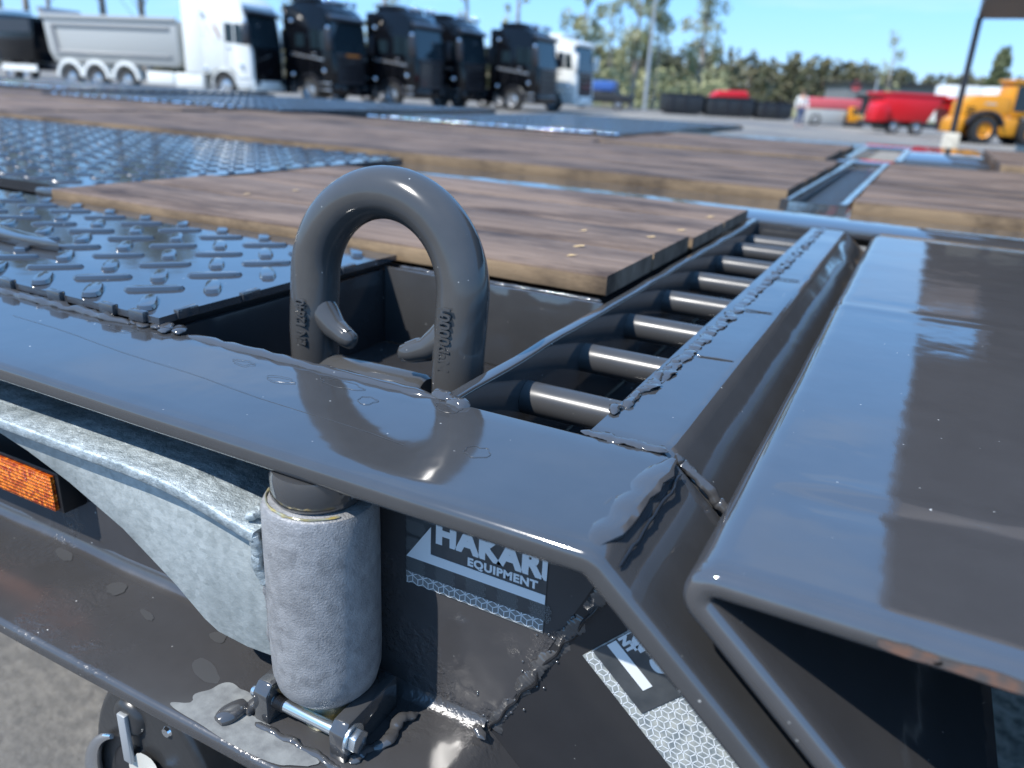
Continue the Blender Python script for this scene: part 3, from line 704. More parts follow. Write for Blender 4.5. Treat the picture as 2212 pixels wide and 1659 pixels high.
lathe("washer", [(0, -.2464), (.0098, -.2464), (.0098, -.2448), (0, -.2448)], M_zinc, TR, 28, (0, .2965, -.185), 'x')
hexa("bolt_head", (.2965, -.185), .0078, -.2447, -.2395, M_zinc, TR)
weld("clevis_weld", (-.331, .289, -.197), (-.323, .345, -.197), .0048, TR, 81, flat=(1, 1, .9), wander=.5)
weld("clevis_weld", (-.318, .286, -.199), (-.245, .285, -.1995), .0026, TR, 82, flat=(1, 1, .7), wander=.5)
weld("clevis_weld", (-.2435, .290, -.198), (-.230, .345, -.196), .0042, TR, 83, flat=(1, 1, .6), wander=.5)
tube("paint_drip", [(-.334 - .004 * i / 12, .293 - .020 * i / 12, -.1965 - .0005 * i / 12) for i in range(13)], [.0075 * math.sqrt(max(.02, 1 - ((i - 7) / 6.2) ** 2 if i > 7 else 1 - ((7 - i) / 9) ** 2)) for i in range(13)], M_weld, TR, 24, True, (1, 1, .7))
# bare patch, water marks
blob("primer_patch", None, .058, .0115, 0, M_prime, TR, 4, 90, .38, frame=((-.322, .2765, -.1989), (1, 0, 0), (.25, 1, 0)))
blob("primer_patch", None, .018, .0170, 0, M_prime, TR, 9, 60, .35, frame=((-.352, .288, -.19895), (1, 0, 0), (.25, 1, 0)))
def stain(o_, u, v, ax_, ay_, seed):
    f = (o_, u, v); n = 40
    blob("water_mark", None, ax_, ay_, 0, M_stain, TR, seed, n, .35, frame=f)
for k, (x, y, ax_, ay_) in enumerate(((-.385, .305, .016, .006), (-.520, .335, .009, .007), (-.47, .325, .009, .003), (-.60, .345, .013, .005), (-.405, .335, .007, .005))):
    stain((x, y, -.1997), (1, -.25, 0), (.3, 1, 0), ax_, ay_, k + 31)
for k, (x, z) in enumerate(((-.187, -.2), )): pass
# --- amber side reflector in its housing
box("reflector_housing", -.80, -.5785, .3385, .3598, -.1500, -.1120, M_black, TR, .0015)
box("amber_reflector", -.79, -.5830, .3345, .3384, -.1470, -.1150, M_amber, TR, .001)

# --- black tie-down housing hanging below the bottom flange
hp = []
for i in range(40):
    a = 2 * math.pi * i / 40; hp.append((-.430 + .068 * math.cos(a) * (1 - .12 * math.sin(a)), -.3145 + .098 * math.sin(a)))
hous = prism("lamp_housing", hp, 'y', .283, .330, M_hous, TR, .006, 3)
lathe("housing_boss", [(0, .278), (.010, .278), (.014, .2795), (.0165, .2835), (.0165, .288)], M_hous, TR, 32, (-.446, 0, -.255), 'y')
box("latch_tongue", -.4495, -.4405, .2745, .2785, -.292, -.246, M_pole, TR, .0012)
def crescent():
    vs = []; fs = []; n = 26
    pts = [(-.445 + .048 * math.cos(R(a)) , .277, -.325 + .052 * math.sin(R(a))) for a in range(112, 250, 5)]
    tube("chrome_rim", pts, [.002 + .0045 * math.sin(math.pi * i / (len(pts) - 1)) for i in range(len(pts))], M_chrome, TR, 14)
crescent()
lathe("housing_recess", [(0, .2800), (.032, .2800), (.037, .2828)], M_black, TR, 40, (-.438, 0, -.318), 'y')
blob("latch_disc", None, .020, .022, 0, M_conc, TR, 5, 24, .2, frame=((-.430, .2785, -.302), (1, 0, -.1), (.1, 0, 1)))
prism("latch_block", [(-.424, -.292), (-.409, -.286), (-.407, -.300), (-.419, -.318), (-.430, -.320)], 'y', .268, .279, M_zinc, TR, .001)
for (x, z) in ((-.487, -.2255), (-.405, -.248), (-.402, -.305)):
    lathe("housing_screw", [(0, .2808), (.0035, .2808), (.0045, .2832)], M_chrome, TR, 16, (x, 0, z), 'y')

# --- stickers on the web
def rect_xz(name, c, y0, y1, mat, parent): return prism(name, c, 'y', y0, y1, mat, parent, smooth=False)
S1 = rect_xz("sticker", [(-.2492, -.020), (-.2492, -.1068), (-.1490, -.1082), (-.1490, -.020)], .3594, .3600, M_stick, TR)
def rhomb(name, poly_clip, s, M4, mat, parent, wl=.0005, ext=(.04, .03), y=0):
    """rhombille line pattern in local (u,v), mapped by M4, clipped by planes"""
    vs = []; fs = []; h = s * math.sqrt(3) / 2
    def seg(a, b_):
        d = (b_ - a); n_ = Vector((-d.y, d.x)).normalized() * wl / 2; b0 = len(vs)
        for q in (a - n_, b_ - n_, b_ + n_, a + n_): vs.append(M4 @ Vector((q.x, q.y, 0)))
        fs.append((b0, b0 + 1, b0 + 2, b0 + 3))
    nj = int(ext[1] / (1.5 * s)) + 2; ni = int(ext[0] / (2 * h)) + 2
    for j in range(-nj, nj + 1):
        for i in range(-ni, ni + 1):
            c_ = Vector((i * 2 * h + (j % 2) * h, j * 1.5 * s))
            pt = [c_ + Vector((s * math.sin(R(60 * k)), s * math.cos(R(60 * k)))) for k in range(6)]
            for k in (0, 1, 2): seg(pt[k], pt[(k + 1) % 6])
            for k in (1, 3, 5): seg(c_, pt[k])
    me = bpy.data.meshes.new(name); me.from_pydata([tuple(v) for v in vs], [], fs); me.update()
    bm = bmesh.new(); bm.from_mesh(me)
    for co, no in poly_clip: bmesh.ops.bisect_plane(bm, geom=bm.verts[:] + bm.edges[:] + bm.faces[:], plane_co=co, plane_no=no, clear_outer=True)
    bm.to_mesh(me); bm.free(); return link(name, me, mat, parent)
def XZ(x, y, z, ang=0): return Matrix.Translation((x, y, z)) @ Matrix.Rotation(R(90), 4, 'X') @ Matrix.Rotation(R(ang), 4, 'Z')
cl1 = [((-.2488, 0, 0), (-1, 0, 0)), ((-.1495, 0, 0), (1, 0, 0)), ((0, 0, -.1072), (0, 0, -1))]
yF = .35915
rect_xz("cube_band", [(-.2490, -.0985), (-.2490, -.1066), (-.1492, -.1080), (-.1492, -.0985)], .3592, .3594, M_faint, S1)
rhomb("cube_lines", cl1 + [((0, 0, -.0985), (0, 0, 1))], .0046, XZ(-.2, yF, -.1028), M_print, S1, .00055, (.06, .01))
prism("printed_triangle", [(-.2489, -.0872), (-.2303, -.0600), (-.2303, -.0800), (-.1492, -.0806), (-.1492, -.0872)], 'y', .3591, .3594, M_print, S1, smooth=False)
for i, b_ in enumerate(("HAKARPS",)):
    text_obj("printed_word", b_, .0215, XZ(-.2268, .3592, -.0692), M_print, S1, .0001, .00130, [((-.1492, 0, 0), (1, 0, 0))], .985, 0, 1.07)
text_obj("printed_word", "EQUIPMENT", .0078, XZ(-.2032, .3592, -.0782), M_print, S1, .0001, .00036, None, 1.06, 0, 1.10)
for i in range(5):
    for z in (-.0935, -.066, -.0755):
        rhomb("faint_mark", [], .0016, XZ(-.243 + i * .0225, .35925, z + .004 * (i % 2 if z > -.09 else 0)), M_faint, S1, .0003, (-.0001, -.0001)) if (z < -.09 or i == 0) else None
# second sticker: turned with the sloped web
U_ = Vector((cs, 0, -sn)); V_ = Vector((sn, 0, cs))   # along and across
O_ = Vector((-.1227, 0, -.1135))                       # its lower left corner
def q(u, v): p = O_ + U_ * u + V_ * v; return (p.x, p.z)
S2 = rect_xz("sticker", [q(0, 0), q(.30, 0), q(.30, .098), q(0, .098)], .3597, .3603, M_stick2, TR)
rect_xz("grey_field", [q(.0005, .0085), q(.0465, .0085), q(.0465, .098), q(.0005, .098)], .3594, .3597, M_stick, S2)
def clips(u0, u1, v0, v1):
    return [(O_ + U_ * u0, -U_), (O_ + U_ * u1, U_), (O_ + V_ * v0, -V_), (O_ + V_ * v1, V_)]
def MU(u, v, y, extra=0):
    p = O_ + U_ * u + V_ * v; return XZ(p.x, y, p.z, -42 + extra)
rhomb("cube_lines", clips(.0003, .298, .0003, .0978) , .0046, MU(.12, .04, .3595), M_print, S2, .0006, (.2, .09))
# redo grey field above the lines on its own area
rect_xz("grey_field", [q(.0006, .0090), q(.0460, .0090), q(.0460, .0975), q(.0006, .0975)], .3590, .35935, M_stick, S2)
prism("printed_stripe", [q(.0012, .0205), q(.0340, .0205), q(.0340, .0278), q(.0012, .0278)], 'y', .3586, .3589, M_print, S2, smooth=False)
text_obj("printed_word", "RPS", .0215, MU(-.0035, .0375, .3587), M_print, S2, .0001, .00135, clips(.0008, .3, 0, .2), .955, 0, 1.045)
text_obj("printed_word", "NT", .0080, MU(.0006, .0300, .3587), M_print, S2, .0001, .00058, clips(.0008, .3, 0, .2), .955, 0, 1.045)

# ================================================================== background
def wheel(parent, x, y, r_, wdt=.3, mat=M_rim, hub=True):
    t_ = lathe("wheel", [(r_ * .56, -wdt / 2), (r_ * .93, -wdt / 2), (r_, -wdt / 2 + .04), (r_, wdt / 2 - .04), (r_ * .93, wdt / 2), (r_ * .56, wdt / 2)], M_tyre, parent, 28, (0, 0, 0), 'y')
    t_.location = (x, y, r_)
    if hub:
        lathe("rim", [(0, -wdt / 2 - .01), (r_ * .2, -wdt / 2 - .01), (r_ * .25, -wdt / 2 + .05), (r_ * .48, -wdt / 2 + .07), (r_ * .57, -wdt / 2 + .0)], mat, t_, 24, (0, 0, 0), 'y')
    return t_
def wheel_arch(name, parent, x, r_, y0, y1, mat, th=.07):
    pts = [((x + (r_ + th) * math.cos(R(a))), r_ * .95 + (r_ + th) * math.sin(R(a))) for a in range(0, 181, 15)] + [((x + r_ * math.cos(R(a))), r_ * .95 + r_ * math.sin(R(a))) for a in range(180, -1, -15)]
    return prism(name, pts, 'y', y0, y1, mat, parent, .01, 1)
def truck(loc, label, body, H=3.95, trim=None, tipper=False, lights=True, group=None, orange=False, L=6.2, silver=True):
    T = thing("truck", label, "truck", loc, 0, group)
    trim = trim or M_blk2
    # local: front face at x=0, side facing camera at y=0, width toward +y 2.5
    prof = [(-2.35, .95), (-2.35, H - .15), (-2.0, H), (-.75, H - .05), (-.32, H - .42), (-.10, 2.55), (-.02, 1.75), (0, .55), (-.30, .40), (-.75, .40), (-.78, 1.02), (-1.0, 1.18), (-1.75, 1.18), (-1.98, 1.02), (-2.02, .95)]
    prism("cab_body", prof, 'y', .0, 2.5, body, T, .05, 2)
    # windscreen follows the front slope
    prism("windscreen", [(-.30, 3.45), (-.05, 2.05), (.0, 2.05), (-.225, 3.47)], 'y', .14, 2.36, M_glass, T, .01, 1)
    prism("sun_visor", [(-.34, 3.42), (-.05, 3.34), (-.03, 3.48), (-.34, 3.62)], 'y', .06, 2.44, trim, T, .02, 1)
    prism("grille", [(-.02, .85), (-.04, 1.95), (.025, 1.95), (.04, .85)], 'y', .35, 2.15, M_blk2, T, .015, 1)
    for zz in (1.05, 1.28, 1.51, 1.74): box("grille_slat", .03, .06, .4, 2.1, zz, zz + .07, M_blk, T)
    box("bumper", -.25, .07, .05, 2.45, .38, .82, body, T, .05)
    for y in (.12, 2.03): box("headlight", .05, .09, y, y + .35, .62, .78, M_glass, T, .02)
    # side window in two panes
    prism("side_window", [(-1.18, 2.25), (-.30, 2.18), (-.42, 2.95), (-1.18, 2.98)], 'y', -.012, .0, M_glass, T, smooth=False)
    box("window_pillar", -.78, -.73, -.02, -.012, 2.22, 2.96, body, T)
    box("sleeper_window", -2.0, -1.55, -.012, .0, 2.3, 2.8, M_glass, T) if not tipper else None
    box("mirror", -.18, .12, -.32, -.10, 2.15, 2.95, trim, T, .05)
    box("mirror", -.18, .12, 2.6, 2.82, 2.15, 2.95, trim, T, .05)
    wheel_arch("wheel_arch", T, -1.36, .58, -.03, .1, body if not silver else trim)
    wheel(T, -1.36, .20, .52, .34)
    box("chassis", -L, -1.9, .75, 1.75, .62, .95, M_blk2, T)
    box("side_tank", -3.9, -2.45, .05, .6, .35, .95, body if tipper else M_rim, T, .06)
    if lights:
        for y in (.3, .8, 1.7, 2.2):
            s_ = lathe("roof_lamp", [(0, -.12), (.07, -.10), (.11, -.05), (.13, .0), (.11, .08)], M_chrome, T, 16, (0, 0, 0), 'x'); s_.location = (-.55, y, H + .07); pass
        tube("lamp_bar", [(-.52, .15, H), (-.52, .15, H + .1), (-.52, 2.35, H + .1), (-.52, 2.35, H)], .03, M_chrome, T, 8)
    box("door_seam", -1.205, -1.19, -.006, .004, 1.25, 3.05, M_blk2, T); box("door_handle", -1.12, -.92, -.03, 0, 1.98, 2.05, M_rim, T, .01)
    for zz in (.55, .82): box("step", -.72, -.12, -.02, .2, zz, zz + .06, M_rim, T, .01)
    box("roof_spoiler", -2.3, -1.1, .2, 2.3, H - .02, H + .22, body, T, .08)
    box("side_fairing", -2.75, -2.4, .04, 2.46, .9, H - .1, body, T, .05)
    box("wiper_panel", -.06, .03, .25, 2.25, 1.98, 2.1, M_blk2, T, .01)
    for (xx, zz) in ((-2.2, 1.15), (-.45, 1.35), (-.2, 3.05), (-2.2, 3.3)):  # chrome balls added on the side for sun sparkles, not lamps
        q2 = lathe("sparkle_ball", [(0, -.10), (.04, -.09), (.075, -.06), (.095, -.02), (.1, 0), (.075, .06), (0, .1)], M_chrome, T, 12, (0, 0, 0), 'y'); q2.location = (xx, -.03, zz)
    if silver: prism("side_stripe", [(-2.3, 1.95), (-.5, 1.75), (-.5, 1.83), (-2.3, 2.06)], 'y', -.02, -.012, M_rim, T, smooth=False)
    if orange: box("front_sign", .03, .05, .9, 1.8, 1.97, 2.07, M_orange, T)
    if not tipper:
        for x in (-4.6, -5.7): wheel(T, x, .20, .52, .34)
        box("side_skirt", -4.0, -2.4, .02, .05, .35, 1.0, body, T)
    return T
# white tipper truck
Y1 = 26.1; X1 = -25.9
T1 = truck((X1, Y1, gz(X1)),  "white tipper truck with a long pale grey dump body and four visible wheel arches", M_white, 4.15, M_blk2, True, False, silver=False, L=10.2)
T1.rotation_euler = (0, 0, R(11))
prism('side_fairing', [(-3.3, .95), (-3.25, 4.1), (-2.36, 4.15), (-2.36, .95)], 'y', .02, 2.45, M_white, T1, .05)
prism("dump_body", [(-10.2, 1.15), (-3.75, 1.15), (-3.55, 1.35), (-3.6, 3.0), (-10.6, 3.0), (-10.45, 1.6)], 'y', .05, 2.45, M_tip, T1, .05)
prism("body_rib", [(-10.05, 1.5), (-3.95, 1.5), (-3.95, 1.62), (-9.85, 1.62), (-10.0, 2.62), (-3.95, 2.62), (-3.95, 2.74), (-10.2, 2.74)], 'y', -.02, .05, M_tip2, T1, .02, 1)
box("body_rim", -10.7, -3.55, -.03, .08, 2.93, 3.12, M_tip, T1, .03)
prism("dump_canopy", [(-10.6, 2.9), (-10.9, 3.35), (-10.7, 3.4), (-10.4, 3.0)], 'y', .1, 2.4, M_tip2, T1)
for x in (-9.4, -8.0, -6.4):
    wheel(T1, x, .20, .5, .34); wheel_arch("rear_fender", T1, x, .58, -.02, .4, M_white, .16)
box("side_guard", -5.3, -3.9, .0, .1, .45, .95, M_white, T1, .03)
box("front_panel_trim", -.03, .065, .22, 2.28, .5, 2.12, M_blk, T1, .03)
box("number_plate", .065, .075, .95, 1.55, .62, .74, M_print, T1)
tube("brown_stroke", [(-1.75, -.01, 2.95), (-1.62, -.012, 2.75), (-1.5, -.012, 2.5), (-1.4, -.01, 2.3)], [.02, .06, .05, .01], M_brown, T1, 6, True, (1, .2, 1))
rnd = random.Random(5)
vs = []; fs = []
for i in range(90):
    x = -2.3 + rnd.random() ** 2 * 1.3; z = 2.1 + rnd.random() * 1.95; s_ = rnd.uniform(.02, .07); a = rnd.uniform(0, 3.1); b0 = len(vs)
    for u, v in ((-1, 0), (0, -.25), (1, 0), (0, .25)): vs.append((x + s_ * (u * math.cos(a) - v * math.sin(a)), -.004, z + s_ * (u * math.sin(a) + v * math.cos(a))))
    fs.append((b0, b0 + 1, b0 + 2, b0 + 3))
q_ = pyd("fern_print", vs, fs, M_blk2, T1); q_['kind'] = 'stuff'
# far left tipper behind it
T0 = thing("tipper_trailer", "black tipper trailer with a white sloped end at the far left edge", "trailer", (-40.0, 26.2, gz(-40)))
prism("dump_body", [(-3.6, 1.0), (-.5, 1.0), (-.2, 3.05), (-3.9, 3.25)], 'y', 0, 2.5, M_blk, T0, .04)
prism("white_front", [(-4.2, .9), (-3.5, .9), (-4.1, 3.5), (-5.6, 3.6), (-5.6, .9)], 'y', -.1, 2.6, M_white, T0, .05)
box("upper_band", -3.6, -.45, -.03, 0, 2.35, 2.95, M_blk2, T0)
box("chassis", -3.8, .6, .6, 1.8, .6, .98, M_blk2, T0)
for x in (-2.6, -1.3): wheel(T0, x, .2, .5, .34)
box("side_guard", -3.2, -.4, -.02, .05, .55, .85, M_white, T0)
G = "black truck cabs parked in a row"
truck((-23.5, 28.4, gz(-23.5)), "black truck cab with orange front sign, first one beside the white tipper truck", M_blk, 4.05, None, group=G, orange=True)
truck((-21.2, 31.3, gz(-21.2)), "black truck with chrome roof lamps, second black cab right of the white tipper", M_blk, 4.05, None, group=G)
truck((-20.7, 34.5, gz(-20.7)), "black truck set back between two others, third black cab from the white tipper", M_blk, 4.0, None, group=G)
truck((-18.0, 37.2, gz(-18.0)), "black truck standing apart with a bright chrome wheel, last black cab of the row", M_blk, 3.9, None, group=G)
truck((-17.6, 41.2, gz(-17.6)), "white truck half hidden behind the last black truck of the row", M_white, 3.7, M_white, silver=False, lights=False)
# blue tipper van
pk = thing("pickup", "small blue and black pickup beyond the end of the truck row", "pickup", (-21.0, 53.5, gz(-21)), R(10))
prism("pickup_body", [(-2.0, .45), (2.0, .45), (2.1, .95), (1.1, 1.05), (.6, 1.7), (-.5, 1.75), (-.7, 1.1), (-2.0, 1.1)], 'y', 0, 1.9, M_skip, pk, .06)
prism("pickup_window", [(.05, 1.12), (.92, 1.12), (.5, 1.62), (.05, 1.64)], 'y', -.01, .0, M_glass, pk, smooth=False)
box("load_box", -1.9, .9, -.05, 1.7, 1.2, 1.85, M_blue, pk, .1)
for x in (-1.3, 1.3): wheel(pk, x, .1, .36, .25)

# skips
def skip(x, y, L_, H_, label, load=None):
    s_ = thing("skip_container", label, "skip", (x, y, gz(x)), R(27))
    prism("skip_body", [(0, .25), (.25, 0.05), (L_ - .25, .05), (L_, .25), (L_, H_), (0, H_)], 'y', 0, 2.2, M_skip, s_, .04)
    box("skip_rim", -.05, L_ + .05, -.05, 2.25, H_, H_ + .09, M_blk2, s_)
    for k in range(int(L_ / .9)): box("skip_rib", .45 + k * .9, .55 + k * .9, -.07, 0, .1, H_, M_blk2, s_)
    if load: prism("red_load", [(.4, H_ + .1), (L_ - .3, H_ + .1), (L_ - .6, H_ + .55), (.9, H_ + .5)], 'y', .2, 2.0, M_red, s_, .08)
skip(-16.4, 53.6, 2.6, 1.25, "black steel skip at the left end of the row beside the light pole")
skip(-13.9, 54.9, 3.2, 1.15, "black steel skip heaped with a red load in the middle of the row", True)
skip(-10.9, 56.5, 2.4, 1.05, "low black steel skip at the right end of the row near the standing person")
# light pole
lp = thing("light_pole", "tall slim grey light pole rising behind the black skips", "light pole", (-20.3, 61.2, gz(-20.3)))
tube("pole_shaft", [(0, 0, 0), (0, 0, 4), (0, 0, 9.2)], [.16, .13, .08], M_pole, lp, 12)
tube("pole_arm", [(-.7, 0, 9.15), (.7, 0, 9.15)], .04, M_pole, lp, 8)
for x in (-.75, .55): box("lamp_head", x, x + .45, -.15, .15, 9.15, 9.3, M_blk2, lp, .03)
lp2 = thing("light_pole", "thin pale light pole standing before the grey hall at right", "light pole", (-4.5, 66, -.98))
tube("pole_shaft", [(0, 0, 0), (0, 0, 3.2)], [.09, .06], M_pole, lp2, 10); box("lamp_head", -.25, .25, -.1, .1, 3.2, 3.32, M_blk2, lp2, .02)

# person
def person(x, y, rz, label):
    p = thing("person", label, "person", (x, y, gz(x)), rz)
    def skin(name, nodes, edges, mat, lvl=2):
        me = bpy.data.meshes.new(name); me.from_pydata([n_[:3] for n_ in nodes], edges, []); ob = link(name, me, mat, p)
        md = ob.modifiers.new("skin", 'SKIN'); me.skin_vertices[0].data[0].use_root = True
        for i, n_ in enumerate(nodes): me.skin_vertices[0].data[i].radius = (n_[3], n_[4] if len(n_) > 4 else n_[3])
        sb = ob.modifiers.new("sub", 'SUBSURF'); sb.levels = lvl; sb.render_levels = lvl
        dg = bpy.context.evaluated_depsgraph_get(); m2 = bpy.data.meshes.new_from_object(ob.evaluated_get(dg)); ob.modifiers.clear(); ob.data = m2
        m2.polygons.foreach_set('use_smooth', [True] * len(m2.polygons)); return ob
    skin("body", [(0, 0, .95, .15, .11), (0, 0, 1.2, .15, .11), (0, 0, 1.42, .17, .11), (0, 0, 1.53, .06), (0, .02, 1.66, .09, .10), (0, .02, 1.74, .08),
                  (.09, 0, .9, .10), (.11, .03, .5, .07), (.12, 0, .08, .045), (.12, .14, .04, .04), (-.09, 0, .9, .10), (-.11, .03, .5, .07), (-.12, -.02, .08, .045), (-.12, .12, .04, .04),
                  (.2, 0, 1.43, .06), (.27, -.02, 1.15, .048), (.27, .08, .92, .036), (.27, .12, .83, .04), (-.2, 0, 1.43, .06), (-.27, -.02, 1.15, .048), (-.27, .08, .92, .036), (-.27, .12, .83, .04)],
         [(0, 1), (1, 2), (2, 3), (3, 4), (4, 5), (0, 6), (6, 7), (7, 8), (8, 9), (0, 10), (10, 11), (11, 12), (12, 13), (2, 14), (14, 15), (15, 16), (16, 17), (2, 18), (18, 19), (19, 20), (20, 21)], M_skin)
    skin("trousers", [(0, 0, .98, .165, .125), (.09, 0, .9, .115), (.11, .03, .5, .085), (.12, 0, .1, .062), (-.09, 0, .9, .115), (-.11, .03, .5, .085), (-.12, -.02, .1, .062)], [(0, 1), (1, 2), (2, 3), (0, 4), (4, 5), (5, 6)], M_jeans)
    skin("shirt", [(0, 0, .98, .17, .13), (0, 0, 1.2, .17, .13), (0, 0, 1.43, .185, .125), (.2, 0, 1.44, .08), (.28, -.02, 1.15, .065), (.28, .07, .95, .05), (-.2, 0, 1.44, .08), (-.28, -.02, 1.15, .065), (-.28, .07, .95, .05)], [(0, 1), (1, 2), (2, 3), (3, 4), (4, 5), (2, 6), (6, 7), (7, 8)], M_white)
    lathe("hair", [(.0, 1.80), (.07, 1.785), (.105, 1.73), (.105, 1.66), (.09, 1.62)], M_hair, p, 16, (0, 0, 0))
person(-6.3, 44.0, R(200), "distant person in a white shirt and blue jeans standing on the asphalt")

# red machines
rf = thing("flatbed_implement", "faded red flat implement with a pale skirt right of the standing person", "implement", (-7.0, 51.0, -.98), R(27))
box("red_deck", 0, 3.2, 0, 1.6, .95, 1.55, M_pink, rf, .08); box("pale_skirt", .1, 2.3, -.05, 1.5, .15, .9, M_tip, rf, .05)
for x in (.6, 2.6): wheel(rf, x, .1, .35)
rf2 = thing("mixer_wagon", "bright red high sided feed wagon, larger left one of two", "wagon", (-2.75, 43.4, -.98), R(27)); rf2.scale = (.80, .8, .77)
prism("hopper", [(.55, .75), (3.2, .75), (3.95, 2.3), (.3, 2.3)], 'y', 0, 2.2, M_red, rf2, .08); box("hopper_rim", .15, 4.05, -.06, 2.26, 2.28, 2.45, M_red, rf2, .03)
prism("side_chute", [(-.2, .7), (.6, .7), (.8, 1.5), (.4, 1.95), (-.1, 1.7)], 'y', -.3, 1.2, M_red, rf2, .08); box("wagon_chassis", -.3, 4.2, .4, 1.8, .45, .74, M_blk2, rf2)
for x in (1.2, 2.6): wheel(rf2, x, .1, .42)
rf3 = thing("mixer_wagon", "bright red tapered feed wagon, narrower right one next to the wheel loader", "wagon", (.35, 44.9, -.98), R(27)); rf3.scale = (.68, .8, .80)
prism("hopper", [(.5, .3), (1.7, .3), (2.3, 2.1), (.1, 2.1)], 'y', 0, 2.0, M_red, rf3, .06); box("hopper_rim", -.05, 2.4, -.06, 2.06, 2.08, 2.25, M_red, rf3, .03)
for x in (.8, 1.6): wheel(rf3, x, .1, .36)
for (x, y, lab, m_) in ((-4.6, 51.6, "small orange mini digger left of the red wagons", M_yel), (-3.0, 50.5, "small pale mini digger closest to the red wagon", M_tip)):
    mg = thing("mini_digger", lab, "digger", (x, y, -.98), R(27)); mg.scale = (.62, .62, .62)
    box("track", 0, 1.4, 0, .35, 0, .42, M_tyre, mg, .12); box("track", 0, 1.4, .9, 1.25, 0, .42, M_tyre, mg, .12)
    prism("digger_body", [(.1, .5), (1.3, .5), (1.25, 1.05), (.7, 1.1), (.6, 1.8), (.1, 1.8)], 'y', .15, 1.1, m_, mg, .06)
    tube("digger_arm", [(1.2, .6, .9), (1.7, .6, 1.7), (2.2, .6, 1.3), (2.25, .6, .7)], [.09, .08, .07, .05], M_blk2, mg, 8)
    box("cab_window", .2, .55, .14, .15, 1.15, 1.7, M_glass, mg)
# white tanks/vans behind
for k, (x, y, lab) in enumerate(((.1, 66, "white box van behind the red feed wagons, left one"), (2.9, 67, "white box van just left of the canopy column, behind the wagons"))):
    v = thing("box_van", lab, "van", (x, y, -.98), R(27))
    prism("van_body", [(0, .4), (3.0, .4), (3.0, 1.6), (2.5, 2.9), (.1, 2.9)], 'y', 0, 1.9, M_white, v, .12)
    prism("van_window", [(2.1, 1.35), (2.75, 1.35), (2.42, 1.95), (2.1, 1.95)], 'y', -.01, 0, M_glass, v, smooth=False)
    for xx in (.6, 2.4): wheel(v, xx, .1, .34, .22)
hall = thing("hall", "long grey flat-roofed hall in front of the forest at right", "hall", (-9.5, 98, -.98), R(20))
box("hall_wall", 0, 17, 0, 10, 0, 3.4, M_hall, hall); box("hall_roof", -.3, 17.3, -.3, 10.3, 3.4, 3.75, M_blk2, hall)
for k in range(5): box("hall_door", 1 + k * 3.2, 3 + k * 3.2, -.06, 0, 0, 2.4, M_blk2, hall)
lathe("hall_sign", [(0, -.1), (.55, -.1), (.55, 0)], M_pink, hall, 20, (.8, 0, 3.3), 'y')

# wheel loader
ld = thing("wheel_loader", "yellow wheel loader with black tyres parked at the right edge by the canopy column", "wheel loader", (1.62, 37.95, -.98), R(27)); ld.scale = (.76, .76, .76)
def bigwheel(x, y):
    r_ = .70; t_ = lathe("wheel", [(r_ * .55, -.25), (r_ * .9, -.25), (r_, -.18), (r_, .18), (r_ * .9, .25), (r_ * .55, .25)], M_tyre, ld, 36, (0, 0, 0), 'y'); t_.location = (x, y, r_)
    lathe("rim", [(0, -.2), (.14, -.2), (.16, -.12), (.32, -.14), (.40, -.24)], M_yel, t_, 28, (0, 0, 0), 'y')
    vs = []; fs = []
    for k in range(24):
        a = 2 * math.pi * k / 24; b0 = len(vs)
        for (rr2, da, yy) in ((r_ - .02, -.05, -.26), (r_ + .03, -.05, -.26), (r_ + .03, .05, -.26), (r_ - .02, .05, -.26), (r_ - .02, .05, 0), (r_ + .03, .05, 0), (r_ + .03, .15, 0), (r_ - .02, .15, 0)):
            vs.append((rr2 * math.cos(a + da), yy, rr2 * math.sin(a + da)))
        fs += [(b0, b0 + 1, b0 + 2, b0 + 3), (b0 + 4, b0 + 5, b0 + 6, b0 + 7), (b0 + 1, b0 + 2, b0 + 6, b0 + 5), (b0, b0 + 1, b0 + 5, b0 + 4), (b0 + 3, b0 + 2, b0 + 6, b0 + 7)]
    pyd("tyre_lugs", vs, fs, M_tyre, t_)
for x in (0, 2.55):
    bigwheel(x, 0); bigwheel(x, 1.6)
prism("engine_hood", [(-1.2, 1.1), (-1.1, 2.1), (-.6, 2.4), (.95, 2.48), (1.25, 2.3), (1.3, 1.15)], 'y', .1, 1.5, M_yel, ld, .08)
prism("counterweight", [(-1.5, .5), (-1.0, .5), (-.95, 1.3), (-1.15, 1.35), (-1.45, 1.15)], 'y', .0, 1.6, M_yel, ld, .1)
for z in (1.45, 1.6, 1.75): box("hood_vent", -1.0, -.55, .085, .1, z, z + .07, M_blk, ld)
pts = [(1.05 * math.cos(R(a)), .72 + .98 * math.sin(R(a))) for a in range(15, 166, 10)] + [(.9 * math.cos(R(a)), .72 + .84 * math.sin(R(a))) for a in range(165, 14, -10)]
prism("rear_fender", pts, 'y', -.28, .3, M_blk2, ld, .02)
prism("cab_frame", [(1.15, 1.4), (2.3, 1.4), (2.55, 2.2), (2.35, 3.1), (1.3, 3.1), (1.15, 2.1)], 'y', .2, 1.4, M_yel, ld, .05)
prism("cab_glass", [(1.5, 1.7), (2.2, 1.7), (2.4, 2.25), (2.26, 2.95), (1.5, 2.95)], 'y', .185, .2, M_glass, ld, smooth=False)
prism("cab_glass", [(2.555, 2.2), (2.365, 3.0), (2.375, 3.0), (2.575, 2.2)], 'y', .3, 1.3, M_glass, ld, smooth=False)
box("cab_roof", 1.12, 2.5, .1, 1.5, 3.1, 3.24, M_yel, ld, .05)
box("step_box", .85, 1.75, -.1, .5, .45, 1.35, M_yel, ld, .05)
box("front_frame", 1.5, 3.3, .5, 1.1, .6, 1.3, M_yel, ld, .05)
